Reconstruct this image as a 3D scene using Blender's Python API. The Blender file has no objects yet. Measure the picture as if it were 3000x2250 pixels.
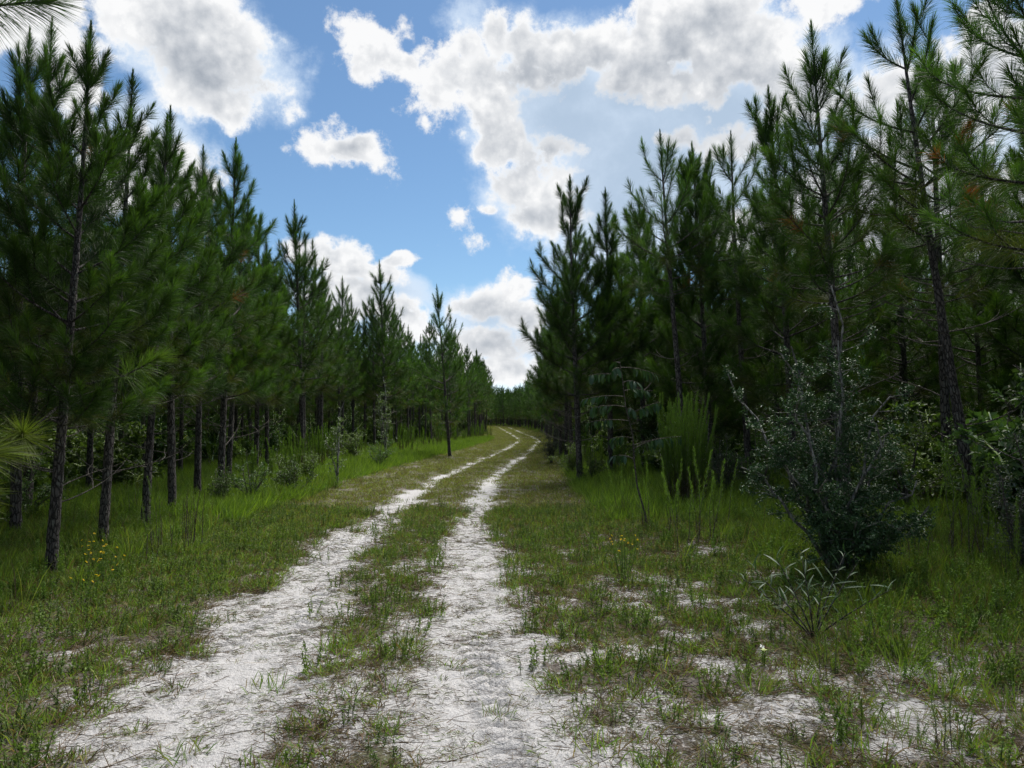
import bpy, math, random
import numpy as np
from mathutils import Vector, Matrix, Euler

R = math.radians
scene = bpy.context.scene
COL = scene.collection

# ------------------------------------------------------------------ camera
PITCH = 2.9
cam_data = bpy.data.cameras.new('camera')
cam_data.lens = 25.0
cam_data.sensor_width = 36.0
cam_data.clip_start = 0.05
cam_data.clip_end = 3000
cam = bpy.data.objects.new('camera', cam_data)
COL.objects.link(cam)
cam.location = (0.0, 0.0, 1.62)
cam.rotation_euler = (R(90 + PITCH), 0, 0)
scene.camera = cam

# ------------------------------------------------------------------ world
SUN_EL, SUN_AZ = 60.0, 28.0            # the sun stands behind cloud, ahead and to the right
SKY_STRENGTH = 0.082
world = bpy.data.worlds.new('World')
scene.world = world
world.use_nodes = True
wt = world.node_tree
wt.nodes.clear()


class NT:
    """small helper for wiring node trees"""
    def __init__(self, tree):
        self.t = tree

    def n(self, kind, **kw):
        nd = self.t.nodes.new(kind)
        for k, v in kw.items():
            setattr(nd, k, v)
        return nd

    def put(self, sock, v):
        if isinstance(v, bpy.types.NodeSocket):
            self.t.links.new(v, sock)
        elif isinstance(v, bpy.types.Node):
            self.t.links.new(v.outputs[0], sock)
        else:
            sock.default_value = v

    def m(self, op, a, b=None, c=None, clamp=False):
        nd = self.n('ShaderNodeMath', operation=op, use_clamp=clamp)
        for i, v in enumerate((a, b, c)):
            if v is not None:
                self.put(nd.inputs[i], v)
        return nd.outputs[0]

    def v(self, op, a, b=None, s=None):
        nd = self.n('ShaderNodeVectorMath', operation=op)
        self.put(nd.inputs[0], a)
        if b is not None:
            self.put(nd.inputs[1], b)
        if s is not None:
            self.put(nd.inputs['Scale'], s)
        return nd.outputs['Value'] if op in ('LENGTH', 'DOT_PRODUCT', 'DISTANCE') else nd.outputs['Vector']

    def noise(self, vec, scale, detail=4, rough=0.5, dist=0.0, dims='3D', color=False, lac=2.0):
        nd = self.n('ShaderNodeTexNoise', noise_dimensions=dims)
        self.put(nd.inputs['Vector'], vec)
        nd.inputs['Scale'].default_value = scale
        nd.inputs['Detail'].default_value = detail
        nd.inputs['Roughness'].default_value = rough
        nd.inputs['Distortion'].default_value = dist
        nd.inputs['Lacunarity'].default_value = lac
        return nd.outputs['Color' if color else 'Fac']

    def ramp(self, fac, lo, hi, a=0.0, b=1.0, smooth=True):
        nd = self.n('ShaderNodeMapRange', interpolation_type='SMOOTHSTEP' if smooth else 'LINEAR')
        self.put(nd.inputs['Value'], fac)
        nd.inputs['From Min'].default_value = lo
        nd.inputs['From Max'].default_value = hi
        nd.inputs['To Min'].default_value = a
        nd.inputs['To Max'].default_value = b
        return nd.outputs['Result']

    def mix(self, fac, a, b, mode='MIX'):
        nd = self.n('ShaderNodeMix', data_type='RGBA', blend_type=mode)
        self.put(nd.inputs['Factor'], fac)
        for nm, v in (('A', a), ('B', b)):
            s = [x for x in nd.inputs if x.name == nm and x.type == 'RGBA'][0]
            if isinstance(v, (tuple, list)):
                v = (*v, 1.0) if len(v) == 3 else v
            self.put(s, v)
        return [x for x in nd.outputs if x.type == 'RGBA'][0]


# Cumulus banks as they stood that afternoon: azimuth and elevation (degrees), half-sizes, roll, weight.
CLOUDS = [
    (-25.0, 27.2, 5.2, 2.5, 0, 1.0), (-23.6, 25.1, 4.0, 2.5, 0, 1.0), (-22.3, 23.4, 2.3, 1.6, 0, 0.9), (-27.9, 27.1, 3.7, 1.8, 0, 0.95), (-21.2, 26.4, 1.5, 2.1, 0, 0.8),
    (-34.4, 24.2, 3.5, 1.7, 0, 0.8), (-35.3, 25.6, 2.8, 1.4, 0, 0.8), (-33.1, 22.6, 1.6, 2.1, 0, 0.8), (-28.8, 17.1, 2.3, 1.9, 0, 0.9), (-25.3, 16.8, 2.1, 2.0, 0, 0.8),
    (-9.0, 27.4, 4.5, 1.3, -24, 0.85), (-11.6, 27.8, 1.9, 1.5, 0, 0.8), (-6.5, 25.4, 2.1, 2.7, 10, 0.85), (-4.6, 26.4, 2.3, 1.7, 0, 0.85), (-6.9, 23.3, 1.1, 1.0, 0, 0.62),
    (-2.5, 25.5, 2.4, 2.1, 0, 0.95), (-3.3, 27.7, 1.6, 1.4, 0, 0.85), (-0.8, 28.8, 1.2, 1.1, 0, 0.8), (-1.8, 24.1, 1.9, 1.4, 0, 0.7), (3.2, 27.8, 3.2, 1.6, 0, 1),
    (7.0, 28.3, 2.5, 1.4, 0, 0.95), (10.0, 26.6, 4.5, 2.0, 0, 1), (12.2, 25.3, 3.4, 1.3, 0, 0.95), (1.3, 26.1, 3.4, 1.7, 0, 0.9), (11.9, 29.9, 2.6, 1.6, 0, 0.95),
    (15.5, 29.6, 4.4, 2.3, 0, 1.1), (13.7, 27.8, 3.0, 2.0, 0, 0.9), (18.2, 26.2, 4.2, 2.1, 0, 1.1), (20.9, 24.9, 2.2, 1.8, 0, 1), (-0.8, 21.3, 1.9, 1.4, 0, 0.85),
    (0.9, 19.0, 3.3, 2.4, 0, 1), (1.9, 16.6, 2.6, 1.5, 0, 0.9), (-1.9, 16.2, 1.5, 0.6, 0, 0.62), (3.6, 17.8, 1.9, 2.9, 0, 0.7), (2.8, 20.6, 2.3, 1.1, 0, 0.6),
    (-13.6, 20.5, 3.0, 1.5, -4, 0.95), (-15.3, 12.5, 3.5, 1.2, -8, 0.85), (-12.1, 11.4, 3.3, 0.9, -8, 0.75), (-12.8, 9.2, 3.1, 1.5, -12, 0.9), (-8.0, 7.6, 2.2, 1.5, 0, 0.85),
    (-14.2, 8.9, 2.2, 1.8, 0, 0.85), (-9.0, 12.3, 1.6, 0.4, 6, 0.8), (-2.1, 8.9, 2.3, 1.3, 0, 0.9), (0.5, 10.5, 1.7, 1.1, 30, 0.85), (-1.7, 5.9, 3.2, 1.2, 0, 0.8),
    (0.9, 7.7, 1.7, 1.1, 0, 0.8), (-0.6, 4.0, 4.9, 1.0, 0, 0.8), (-6.2, 4.0, 3.3, 1.5, 0, 0.7), (-4.0, 2.1, 6.0, 0.7, 0, 0.6), (-5.4, 4.5, 1.9, 0.9, 0, 0.5),
    (-4.4, 15.5, 1.3, 1.5, 0, 0.42), (13.9, 21.4, 2.2, 0.9, 0, 0.6), (17.3, 20.8, 2.9, 1.0, 0, 0.6), (22.9, 22.8, 2.5, 1.8, 0, 0.9), (27.9, 22.3, 2.7, 2.2, 0, 0.8),
    (31.9, 22.3, 2.6, 1.5, 0, 0.8), (34.3, 22.1, 2.8, 3.2, 0, 0.9), (29.4, 15.6, 4.9, 4.1, 0, 0.9), (34.5, 12.5, 3.7, 4.6, 0, 0.9), (22.0, 14.6, 4.2, 2.7, 0, 0.85),
    (25.3, 28.8, 3.8, 0.9, 0, 0.5),
]
VEIL = [
    (-24.3, 26.4, 4.9, 2.5, 0, 1), (5.1, 23.5, 7.6, 4.5, 0, 1), (11.0, 20.6, 8.6, 5.9, 0, 1), (16.8, 23.0, 8.4, 4.7, 0, 1), (9.9, 16.5, 7.1, 4.3, 0, 0.9),
    (20.1, 18.4, 6.8, 5.1, 0, 0.9), (4.7, 25.4, 6.5, 3.8, 0, 1), (16.2, 27.4, 4.8, 2.6, 0, 0.9), (10.3, 25.1, 6.0, 3.1, 0, 1.1), (-9.7, 27.1, 1.9, 0.7, -20, 0.35),
    (0.5, 18.5, 2.7, 2.2, 0, 0.5), (-13.9, 11.1, 3.3, 1.1, 0, 0.5), (24.7, 20.1, 6.9, 5.2, 0, 0.8), (-3.3, 29.2, 2.7, 1.7, 0, 0.35), (-24.0, 25.9, 5.6, 3.5, 0, 0.9),
    (-27.2, 18.8, 3.4, 2.9, 0, 0.5), (-13.5, 20.6, 2.2, 0.9, 0, 0.6), (-11.4, 9.7, 5.9, 1.8, 0, 0.8), (-1.4, 8.1, 3.4, 2.2, 0, 0.9), (-1.3, 5.9, 4.1, 1.9, 0, 0.9),
    (30.5, 14.6, 8.1, 7.9, 0, 0.8), (-0.2, 17.8, 3.4, 2.5, 0, 0.6),
]

def billows(g, D, lean):
    """rounded puffs of three sizes and ragged fine noise around a direction"""
    b = None
    for sc, amp in ((9.0, 1.0), (21.0, 0.55), (47.0, 0.30)):
        n = g.m('ABSOLUTE', g.m('SUBTRACT', g.noise(D, sc, 0, .5), 0.5))
        b = g.m('MULTIPLY', n, amp) if b is None else g.m('MULTIPLY_ADD', n, amp, b)
    return g.m('ADD', g.m('MULTIPLY', g.m('SUBTRACT', b, 0.22), 1.1), g.m('MULTIPLY', g.m('SUBTRACT', g.noise(D, 14.0, lean, 0.68), 0.5), 2.3))


def blobs(g, P, table, grow, sm):
    best = None
    for (a, e, rx, ry, rot, wgt) in table:
        mp = g.n('ShaderNodeMapping', vector_type='TEXTURE')
        if best is None:
            g.put(mp.inputs['Vector'], P)
        else:                              # evaluated one after the other (keeps the shader stack small)
            ma = g.n('ShaderNodeVectorMath', operation='MULTIPLY_ADD')
            g.put(ma.inputs[0], best)
            ma.inputs[1].default_value = (1e-5, 0, 0)
            g.put(ma.inputs[2], P)
            g.put(mp.inputs['Vector'], ma.outputs[0])
        mp.inputs['Location'].default_value = (a, e, 0)
        mp.inputs['Rotation'].default_value = (0, 0, R(rot))
        mp.inputs['Scale'].default_value = (max(rx * grow, .1), max(ry * grow, .1), 1)
        f = g.m('MULTIPLY', g.m('SUBTRACT', 1.0, g.v('LENGTH', mp.outputs[0])), wgt)
        best = f if best is None else g.m('SMOOTH_MAX', best, f, sm)
    return best


w = NT(wt)
tc = w.n('ShaderNodeTexCoord')
sky = w.n('ShaderNodeTexSky', sky_type='NISHITA', sun_disc=False)
sky.sun_elevation = R(SUN_EL)
sky.sun_rotation = R(SUN_AZ)
sky.altitude = 50
sky.air_density = 1.0
sky.dust_density = 0.3
sky.ozone_density = 2.5
DIR = w.v('NORMALIZE', tc.outputs['Generated'])
sund = Vector((math.sin(R(SUN_AZ)) * math.cos(R(SUN_EL)), math.cos(R(SUN_AZ)) * math.cos(R(SUN_EL)), math.sin(R(SUN_EL))))
sep = w.n('ShaderNodeSeparateXYZ')
w.put(sep.inputs[0], DIR)
az = w.m('ARCTAN2', sep.outputs[0], sep.outputs[1])
el = w.m('ARCSINE', sep.outputs[2])
comb = w.n('ShaderNodeCombineXYZ')
w.put(comb.inputs[0], w.m('MULTIPLY', az, 57.29578))
w.put(comb.inputs[1], w.m('MULTIPLY', el, 57.29578))
warp = w.v('SUBTRACT', w.noise(DIR, 9.0, 2, 0.55, color=True), (0.5, 0.5, 0.5))
P = w.v('ADD', comb.outputs[0], w.v('MULTIPLY', warp, (5.0, 4.0, 0.0)))
puff = blobs(w, P, CLOUDS, 1.30, 0.07)
veil = blobs(w, P, VEIL, 1.45, 0.20)
# away from the picture the same broken cumulus cover goes on
wide = w.m('MULTIPLY', w.m('SUBTRACT', w.noise(w.v('MULTIPLY', DIR, (1, 1, 2.0)), 2.6, 2, 0.5), 0.53), 4.0)
front = w.m('MULTIPLY', w.ramp(sep.outputs[1], 0.30, 0.55), w.ramp(el, 0.62, 0.80, 1.0, 0.0))
wide = w.m('SUBTRACT', wide, w.m('MULTIPLY', front, 3.0))
puff = w.m('MAXIMUM', w.m('MAXIMUM', puff, wide), -0.6)
b0 = billows(w, DIR, 8)
tow = w.v('ADD', DIR, tuple(0.022 * c for c in sund))
b1 = billows(w, tow, 3)
d0 = w.m('ADD', puff, b0)
alpha = w.ramp(d0, -0.08, 0.30)
big = w.m('SUBTRACT', w.noise(DIR, 7.0, 3, .55), .5)
thick = w.ramp(w.m('ADD', w.m('MULTIPLY_ADD', veil, 1.0, w.m('MULTIPLY', puff, .35)), w.m('MULTIPLY', big, .55)), 0.10, 1.05)
relief = w.m('MULTIPLY', w.m('SUBTRACT', b0, b1), 0.85)
lit = w.m('ADD', w.m('SUBTRACT', 0.92, w.m('MULTIPLY', thick, 0.50)), w.m('MULTIPLY', relief, w.ramp(d0, 0.1, 0.5)), clamp=True)
lit = w.m('ADD', lit, w.m('MULTIPLY', w.ramp(d0, .04, .42, 1.0, 0.0), .30), clamp=True)
ccol = w.mix(lit, (0.58, 0.64, 0.73), (1.0, 1.0, 1.0))
ccol = w.v('SCALE', ccol, s=w.m('MULTIPLY_ADD', lit, 0.23, 0.44))
vd = w.m('ADD', veil, w.m('MULTIPLY', b0, 0.35))
va = w.m('MULTIPLY', w.ramp(vd, -0.02, 0.36), 0.92)
vcol = w.mix(w.ramp(vd, 0.1, 0.9), (0.52, 0.60, 0.70), (0.33, 0.41, 0.51))
skyc = w.v('SCALE', sky.outputs[0], s=SKY_STRENGTH)
skyc = w.v('MULTIPLY', skyc, (0.84, 0.98, 1.02))
hz = w.m('MULTIPLY', w.ramp(el, 0.0, 0.20, 1.0, 0.0), 0.85)
skyc = w.mix(hz, skyc, (0.60, 0.74, 0.88))
final = w.mix(va, skyc, vcol)
final = w.mix(w.m('MULTIPLY', alpha, 0.97), final, ccol)
bg = w.n('ShaderNodeBackground')
w.put(bg.inputs['Color'], final)
bg.inputs['Strength'].default_value = 1.0
out = w.n('ShaderNodeOutputWorld')
w.t.links.new(bg.outputs[0], out.inputs[0])
world.cycles.sampling_method = 'MANUAL'
world.cycles.sample_map_resolution = 512

# ------------------------------------------------------------------ sun and exposure
sl = bpy.data.lights.new('sun', 'SUN')
sl.energy = 4.4
sl.angle = R(40)
sl.color = (1.0, 0.95, 0.88)
so = bpy.data.objects.new('sun', sl)
COL.objects.link(so)
so.location = (20, 40, 60)
so.rotation_euler = (-sund).to_track_quat('-Z', 'Y').to_euler()

scene.view_settings.view_transform = 'Standard'
scene.view_settings.look = 'None'
scene.view_settings.exposure = 0.55
scene.view_settings.gamma = 1.0
scene.view_settings.use_curve_mapping = False
scene.cycles.max_bounces = 5
scene.cycles.diffuse_bounces = 3
scene.cycles.glossy_bounces = 2
scene.cycles.transmission_bounces = 3
scene.cycles.transparent_max_bounces = 4
scene.cycles.caustics_reflective = False
scene.cycles.caustics_refractive = False

# ================================================================== helpers
rng = np.random.default_rng(7)


def lattice(ix, iy, seed):
    h = (ix.astype(np.int64) * 374761393 + iy.astype(np.int64) * 668265263 + seed * 1274126177) & 0xFFFFFFFF
    h = ((h ^ (h >> 13)) * 1274126177) & 0xFFFFFFFF
    return ((h ^ (h >> 16)) & 0xFFFF) / 65535.0


def vnoise(x, y, seed=0):
    ix, iy = np.floor(x), np.floor(y)
    fx, fy = x - ix, y - iy
    fx = fx * fx * (3 - 2 * fx)
    fy = fy * fy * (3 - 2 * fy)
    a, b = lattice(ix, iy, seed), lattice(ix + 1, iy, seed)
    c, d = lattice(ix, iy + 1, seed), lattice(ix + 1, iy + 1, seed)
    return (a * (1 - fx) + b * fx) * (1 - fy) + (c * (1 - fx) + d * fx) * fy


def fbm(x, y, seed=0, octaves=4, gain=0.5):
    s, amp, tot = 0.0, 1.0, 0.0
    for o in range(octaves):
        s = s + amp * vnoise(x * 2 ** o + o * 17.3, y * 2 ** o - o * 9.1, seed + o)
        tot += amp
        amp *= gain
    return s / tot


def sstep(x, a, b):
    t = np.clip((x - a) / (b - a), 0, 1)
    return t * t * (3 - 2 * t)


def smooth_table(ys, xs):
    """the table's curve, rounded off by averaging"""
    ys, xs = np.array(ys, float), np.array(xs, float)

    def f(y):
        y = np.asarray(y, float)
        wdt = 0.4 + 0.06 * np.abs(y)
        s = 0
        for k, wgt in ((-1, .15), (-.5, .2), (0, .3), (.5, .2), (1, .15)):
            s = s + wgt * np.interp(y + k * wdt, ys, xs)
        return s
    return f


# the left wheel rut, and the edges of the planted stands, as x over y (metres)
rut_l = smooth_table([-20, 0, 3.5, 5, 6.3, 8.4, 12.8, 17.4, 21.4, 27.4, 40, 57, 66, 93, 128, 150, 190, 240],
                     [-.2, -1.3, -1.50, -1.74, -1.88, -2.0, -2.1, -2.1, -1.93, -1.45, -.35, .62, .5, -.8, -2.6, -9, -34, -60])
rut_gap = smooth_table([0, 4, 10, 40, 90], [1.50, 1.48, 1.45, 1.5, 1.6])
edge_l = smooth_table([-15, 3.4, 7.2, 11, 15, 20, 24.5, 30, 34, 40, 48, 60, 90, 125, 145, 200],
                      [-4.5, -4.2, -4.7, -5.3, -6.2, -7.1, -7.9, -8.2, -8.0, -7.2, -5.2, -3.3, -3.7, -5.6, -13, -48])
edge_r = smooth_table([-15, 3, 7.5, 10, 12, 16, 18.5, 25, 37, 53, 87, 108, 125, 145, 165, 220],
                      [4.2, 4.6, 5.6, 5.4, 4.8, 4.0, 2.6, 2.2, 2.6, 4.0, 3.8, 3.2, 1.0, -5, -14, -40])


def rut_mask(x, y):
    a, b = rut_l(y), rut_l(y) + rut_gap(y)
    near = 1 - sstep(y, 9, 24)
    wl = .27 + .17 * near
    wr = .27 + .10 * near
    jx = (fbm(x * 1.1, y * .5, 31, 3) - .5) * .3
    return np.maximum(np.exp(-((x + jx - a + .08 * near) / wl) ** 2), np.exp(-((x + jx - b) / wr) ** 2))


def ground_z(x, y):
    m = rut_mask(x, y)
    z = -.045 * m
    z = z + .035 * (fbm(x * .8, y * .8, 3, 3) - .5) + .012 * (fbm(x * 5, y * 5, 5, 3) - .5)
    z = z + .10 * sstep(np.abs(x - rut_l(y) - .7), 1.6, 4.5)
    z = z + .5 * sstep(y, 60, 150)
    z = z + .5 * (fbm(x * .03, y * .03, 9, 2) - .5) * sstep(np.abs(x), 8, 30)
    return z


def cover(x, y):
    """0 = bare white sand, 1 = fully overgrown"""
    m = rut_mask(x, y)
    u = x - rut_l(y)
    n = fbm(x * 1.8, y * 1.8, 11, 4, .6)
    n2 = fbm(x * 4.5, y * 4.5, 15, 3, .6)
    base = .60 + .50 * sstep(y, 6, 20)
    # right verge is thin and sandy close by, the left verge matted
    right = sstep(u, 1.55, 1.9) * (1 - sstep(x, 2.4, 4.2)) * (1 - sstep(y, 7, 12))
    base = base - .05 * right
    left = sstep(-u, .6, 1.6) * (1 - sstep(y, 5, 8)) * (1 - sstep(-u, 2.0, 3.0))
    base = base - .26 * left - .12 * (1 - sstep(y, 3.6, 5.2))
    base = base + .5 * sstep(-u, .5, 1.7) + .5 * sstep(x, 2.6, 4.2)
    base = base - .13 * np.exp(-((u - .72) / .35) ** 2) * (1 - sstep(y, 6, 10))
    c = base - (.95 - .15 * sstep(y, 8, 30)) * m + (n - .5) * .95 + (n2 - .5) * .9
    return np.clip(c, 0, 1)


# ------------------------------------------------------------------ mesh building
class Acc:
    """collects vertices, faces, per-vertex colours and material slots, then makes ONE mesh"""
    def __init__(self):
        self.v, self.c, self.f, self.n = [], [], {3: [], 4: []}, 0

    def add(self, verts, faces, col, mat=0):
        verts = np.asarray(verts, np.float32).reshape(-1, 3)
        faces = np.asarray(faces, np.int64)
        col = np.asarray(col, np.float32)
        if col.ndim == 1:
            col = np.tile(col, (len(verts), 1))
        self.v.append(verts)
        self.c.append(col)
        k = faces.shape[1]
        self.f[k].append((faces + self.n, np.full(len(faces), mat, np.int32)))
        self.n += len(verts)

    def mesh(self, name, mats, smooth=True):
        me = bpy.data.meshes.new(name)
        v = np.concatenate(self.v)
        c = np.concatenate(self.c)
        loops, starts, mi, pos = [], [], [], 0
        for k in (3, 4):
            if self.f[k]:
                f = np.concatenate([a for a, _ in self.f[k]])
                loops.append(f.ravel())
                starts.append(pos + np.arange(len(f)) * k)
                mi.append(np.concatenate([b for _, b in self.f[k]]))
                pos += f.size
        loops, starts, mi = np.concatenate(loops), np.concatenate(starts), np.concatenate(mi)
        me.vertices.add(len(v))
        me.vertices.foreach_set('co', v.ravel())
        me.loops.add(len(loops))
        me.loops.foreach_set('vertex_index', loops.astype(np.int32))
        me.polygons.add(len(starts))
        me.polygons.foreach_set('loop_start', starts.astype(np.int32))
        me.polygons.foreach_set('material_index', mi)
        if smooth:
            me.polygons.foreach_set('use_smooth', np.ones(len(starts), bool))
        at = me.color_attributes.new('Col', 'FLOAT_COLOR', 'POINT')
        rgba = np.ones((len(v), 4), np.float32)
        rgba[:, :3] = c
        at.data.foreach_set('color', rgba.ravel())
        for m_ in mats:
            me.materials.append(m_)
        me.update(calc_edges=True)
        return me


def norm(a):
    return a / np.maximum(np.linalg.norm(a, axis=-1, keepdims=True), 1e-9)


def tube(acc, pts, rad, col, mat=0, sides=6, bump=0.0, rs=None):
    pts = np.asarray(pts, float)
    rad = np.asarray(rad, float)
    n = len(pts)
    t = norm(np.gradient(pts, axis=0))
    ref = np.array([0, 0, 1.0]) if abs(t[0][2]) < .8 else np.array([1.0, 0, 0])
    u = norm(np.cross(t, ref))
    w_ = np.cross(t, u)
    a = np.linspace(0, 2 * np.pi, sides, endpoint=False)
    r = rad[:, None] * np.ones(sides)
    if bump and rs is not None:
        r = r * (1 + bump * (rs.random((n, sides)) - .5))
    vv = pts[:, None, :] + r[:, :, None] * (np.cos(a)[None, :, None] * u[:, None, :] + np.sin(a)[None, :, None] * w_[:, None, :])
    i = np.arange(n - 1)[:, None] * sides
    j = np.arange(sides)[None, :]
    k = (j + 1) % sides
    f = np.stack([i + j, i + k, i + sides + k, i + sides + j], -1).reshape(-1, 4)
    acc.add(vv.reshape(-1, 3), f, col, mat)


def needles(acc, P, A, L, ang, width, col, rs, two=False, droop=.12, mat=0, colv=.25):
    """blades: root P, shoot axis A, length L, angle from the axis, all arrays over blades"""
    n = len(P)
    ref = rs.normal(size=(n, 3))
    U = norm(np.cross(A, ref))
    d = norm(A * np.cos(ang)[:, None] + U * np.sin(ang)[:, None])
    L = np.asarray(L) * (0.8 + .4 * rs.random(n))
    W = norm(np.cross(d, rs.normal(size=(n, 3)))) * (width / 2)
    g_ = np.zeros((n, 3))
    g_[:, 2] = -droop * L
    col = np.asarray(col, float)
    if col.ndim == 1:
        col = np.tile(col, (n, 1))
    col = col * (1 + colv * (rs.random((n, 1)) * 2 - 1)) * (1 + .08 * (rs.random((n, 3)) * 2 - 1))
    if two:
        mid = P + d * (L * .55)[:, None] + g_ * .25
        tip = P + d * L[:, None] + g_
        v = np.stack([P - W * .8, P + W * .8, mid + W, mid - W, tip], 1)
        b = np.arange(n)[:, None] * 5
        cc = np.repeat(col, 5, 0)
        nv = acc.n
        acc.add(v.reshape(-1, 3), b + np.array([[0, 1, 2, 3]]), cc, mat)
        acc.f[3].append((nv + b + np.array([[3, 2, 4]]), np.full(n, mat, np.int32)))
    else:
        tip = P + d * L[:, None] + g_
        v = np.stack([P - W, P + W, tip], 1)
        b = np.arange(n)[:, None] * 3
        acc.add(v.reshape(-1, 3), b + np.array([[0, 1, 2]]), np.repeat(col, 3, 0), mat)


def leaves(acc, P, d, L, wid, col, rs, mat=0, colv=.25, fold=.15):
    """flat pointed leaves of four corners with a folded midrib (two quads)"""
    n = len(P)
    d = norm(d)
    side = norm(np.cross(d, rs.normal(size=(n, 3)) * .6 + np.array([0, 0, 1.0])))
    up = np.cross(side, d)
    L = np.broadcast_to(L, (n,))[:, None]
    wd = np.broadcast_to(wid, (n,))[:, None]
    col = np.asarray(col, float)
    if col.ndim == 1:
        col = np.tile(col, (n, 1))
    col = col * (1 + colv * (rs.random((n, 1)) * 2 - 1))
    base, tip = P, P + d * L - up * L * .12
    m1 = P + d * L * .45 + side * wd * .5 + up * wd * fold
    m2 = P + d * L * .45 - side * wd * .5 + up * wd * fold
    v = np.stack([base, m1, tip, m2], 1)
    b = np.arange(n)[:, None] * 4
    nv = acc.n
    acc.add(v.reshape(-1, 3), b + np.array([[0, 1, 2]]), np.repeat(col, 4, 0), mat)
    acc.f[3].append((nv + b + np.array([[0, 2, 3]]), np.full(n, mat, np.int32)))


# ------------------------------------------------------------------ materials
def new_mat(name):
    m_ = bpy.data.materials.new(name)
    m_.use_nodes = True
    m_.node_tree.nodes.clear()
    t = NT(m_.node_tree)
    o = t.n('ShaderNodeOutputMaterial')
    return m_, t, o


def leaf_material(name, rough=.55, spec=.35, trans=.35, vary=.35, tint=(1, 1, 1)):
    m_, t, o = new_mat(name)
    at = t.n('ShaderNodeAttribute', attribute_name='Col')
    oi = t.n('ShaderNodeObjectInfo')
    k = t.m('MULTIPLY_ADD', oi.outputs['Random'], vary, 1 - vary / 2)
    col = t.v('SCALE', at.outputs['Color'], s=k)
    col = t.v('MULTIPLY', col, tint)
    pb = t.n('ShaderNodeBsdfPrincipled')
    t.put(pb.inputs['Base Color'], col)
    pb.inputs['Roughness'].default_value = rough
    pb.inputs['Specular IOR Level'].default_value = spec
    tr = t.n('ShaderNodeBsdfTranslucent')
    t.put(tr.inputs['Color'], t.v('MULTIPLY', col, (1.3, 1.5, .55)))
    ms = t.n('ShaderNodeMixShader')
    ms.inputs[0].default_value = trans
    t.put(ms.inputs[1], pb)
    t.put(ms.inputs[2], tr)
    t.put(o.inputs[0], ms)
    return m_


MAT = {}
MAT['needle'] = leaf_material('pine_needles', .5, .22, .36, .45)
MAT['grass'] = leaf_material('grass_blades', .6, .25, .35, .55)
MAT['dry'] = leaf_material('dry_litter', .8, .1, .1, .5)
MAT['gloss'] = leaf_material('glossy_leaves', .48, .32, .12, .3)
MAT['leaf'] = leaf_material('shrub_leaves', .5, .4, .3, .4)


def bark_material(name, dark, mid, scale, lichen):
    m_, t, o = new_mat(name)
    tc_ = t.n('ShaderNodeTexCoord')
    vec = t.v('MULTIPLY', tc_.outputs['Object'], (1, 1, .32))
    vo = t.n('ShaderNodeTexVoronoi', feature='DISTANCE_TO_EDGE')
    t.put(vo.inputs['Vector'], t.v('ADD', vec, t.v('SCALE', t.noise(tc_.outputs['Object'], 14, 3, .6, color=True), s=.035)))
    vo.inputs['Scale'].default_value = scale
    crack = t.ramp(vo.outputs['Distance'], .02, .18)
    n1 = t.noise(tc_.outputs['Object'], 30, 5, .65)
    col = t.mix(n1, tuple(c * .7 for c in mid), tuple(c * 1.35 for c in mid))
    col = t.mix(t.ramp(t.noise(tc_.outputs['Object'], 7, 4, .6), .52, .66, 0, lichen), col, (.17, .18, .15))
    col = t.mix(crack, dark, col)
    oi = t.n('ShaderNodeObjectInfo')
    col = t.v('SCALE', col, s=t.m('MULTIPLY_ADD', oi.outputs['Random'], .5, .75))
    pb = t.n('ShaderNodeBsdfPrincipled')
    t.put(pb.inputs['Base Color'], col)
    pb.inputs['Roughness'].default_value = .9
    bp = t.n('ShaderNodeBump')
    bp.inputs['Strength'].default_value = 1.0
    bp.inputs['Distance'].default_value = .02
    t.put(bp.inputs['Height'], t.m('MULTIPLY_ADD', n1, .35, crack))
    t.put(pb.inputs['Normal'], bp)
    t.put(o.inputs[0], pb)
    return m_


MAT['bark'] = bark_material('pine_bark', (.018, .014, .012), (.105, .092, .084), 26, .6)
MAT['twig'] = bark_material('grey_twigs', (.07, .06, .05), (.16, .14, .12), 40, .3)
MAT['pale_bark'] = bark_material('pale_smooth_bark', (.12, .12, .11), (.27, .27, .25), 18, .5)


def flat_leaf(name, col, rough):
    return leaf_material(name, rough, .4, .15, .3, col)


def link(o, parent=None):
    COL.objects.link(o)
    if parent is not None:
        o.parent = parent
    return o


def mob(name, me, parent=None):
    return link(bpy.data.objects.new(name, me), parent)


def root_at(name, loc, label, cat, group=None, rz=0.0, tilt=(0, 0), sc=1.0):
    e = bpy.data.objects.new(name, None)
    COL.objects.link(e)
    e.empty_display_size = .2
    e.location = loc
    e.rotation_euler = (tilt[0], tilt[1], rz)
    e.scale = (sc, sc, sc)
    tag(e, label, cat, group)
    return e


def tag(o, label, cat=None, group=None, kind=None):
    if label:
        o['label'] = label
    if cat:
        o['category'] = cat
    if group:
        o['group'] = group
    if kind:
        o['kind'] = kind
    return o


def gz(x, y):
    return float(ground_z(np.array([float(x)]), np.array([float(y)]))[0])


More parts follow.
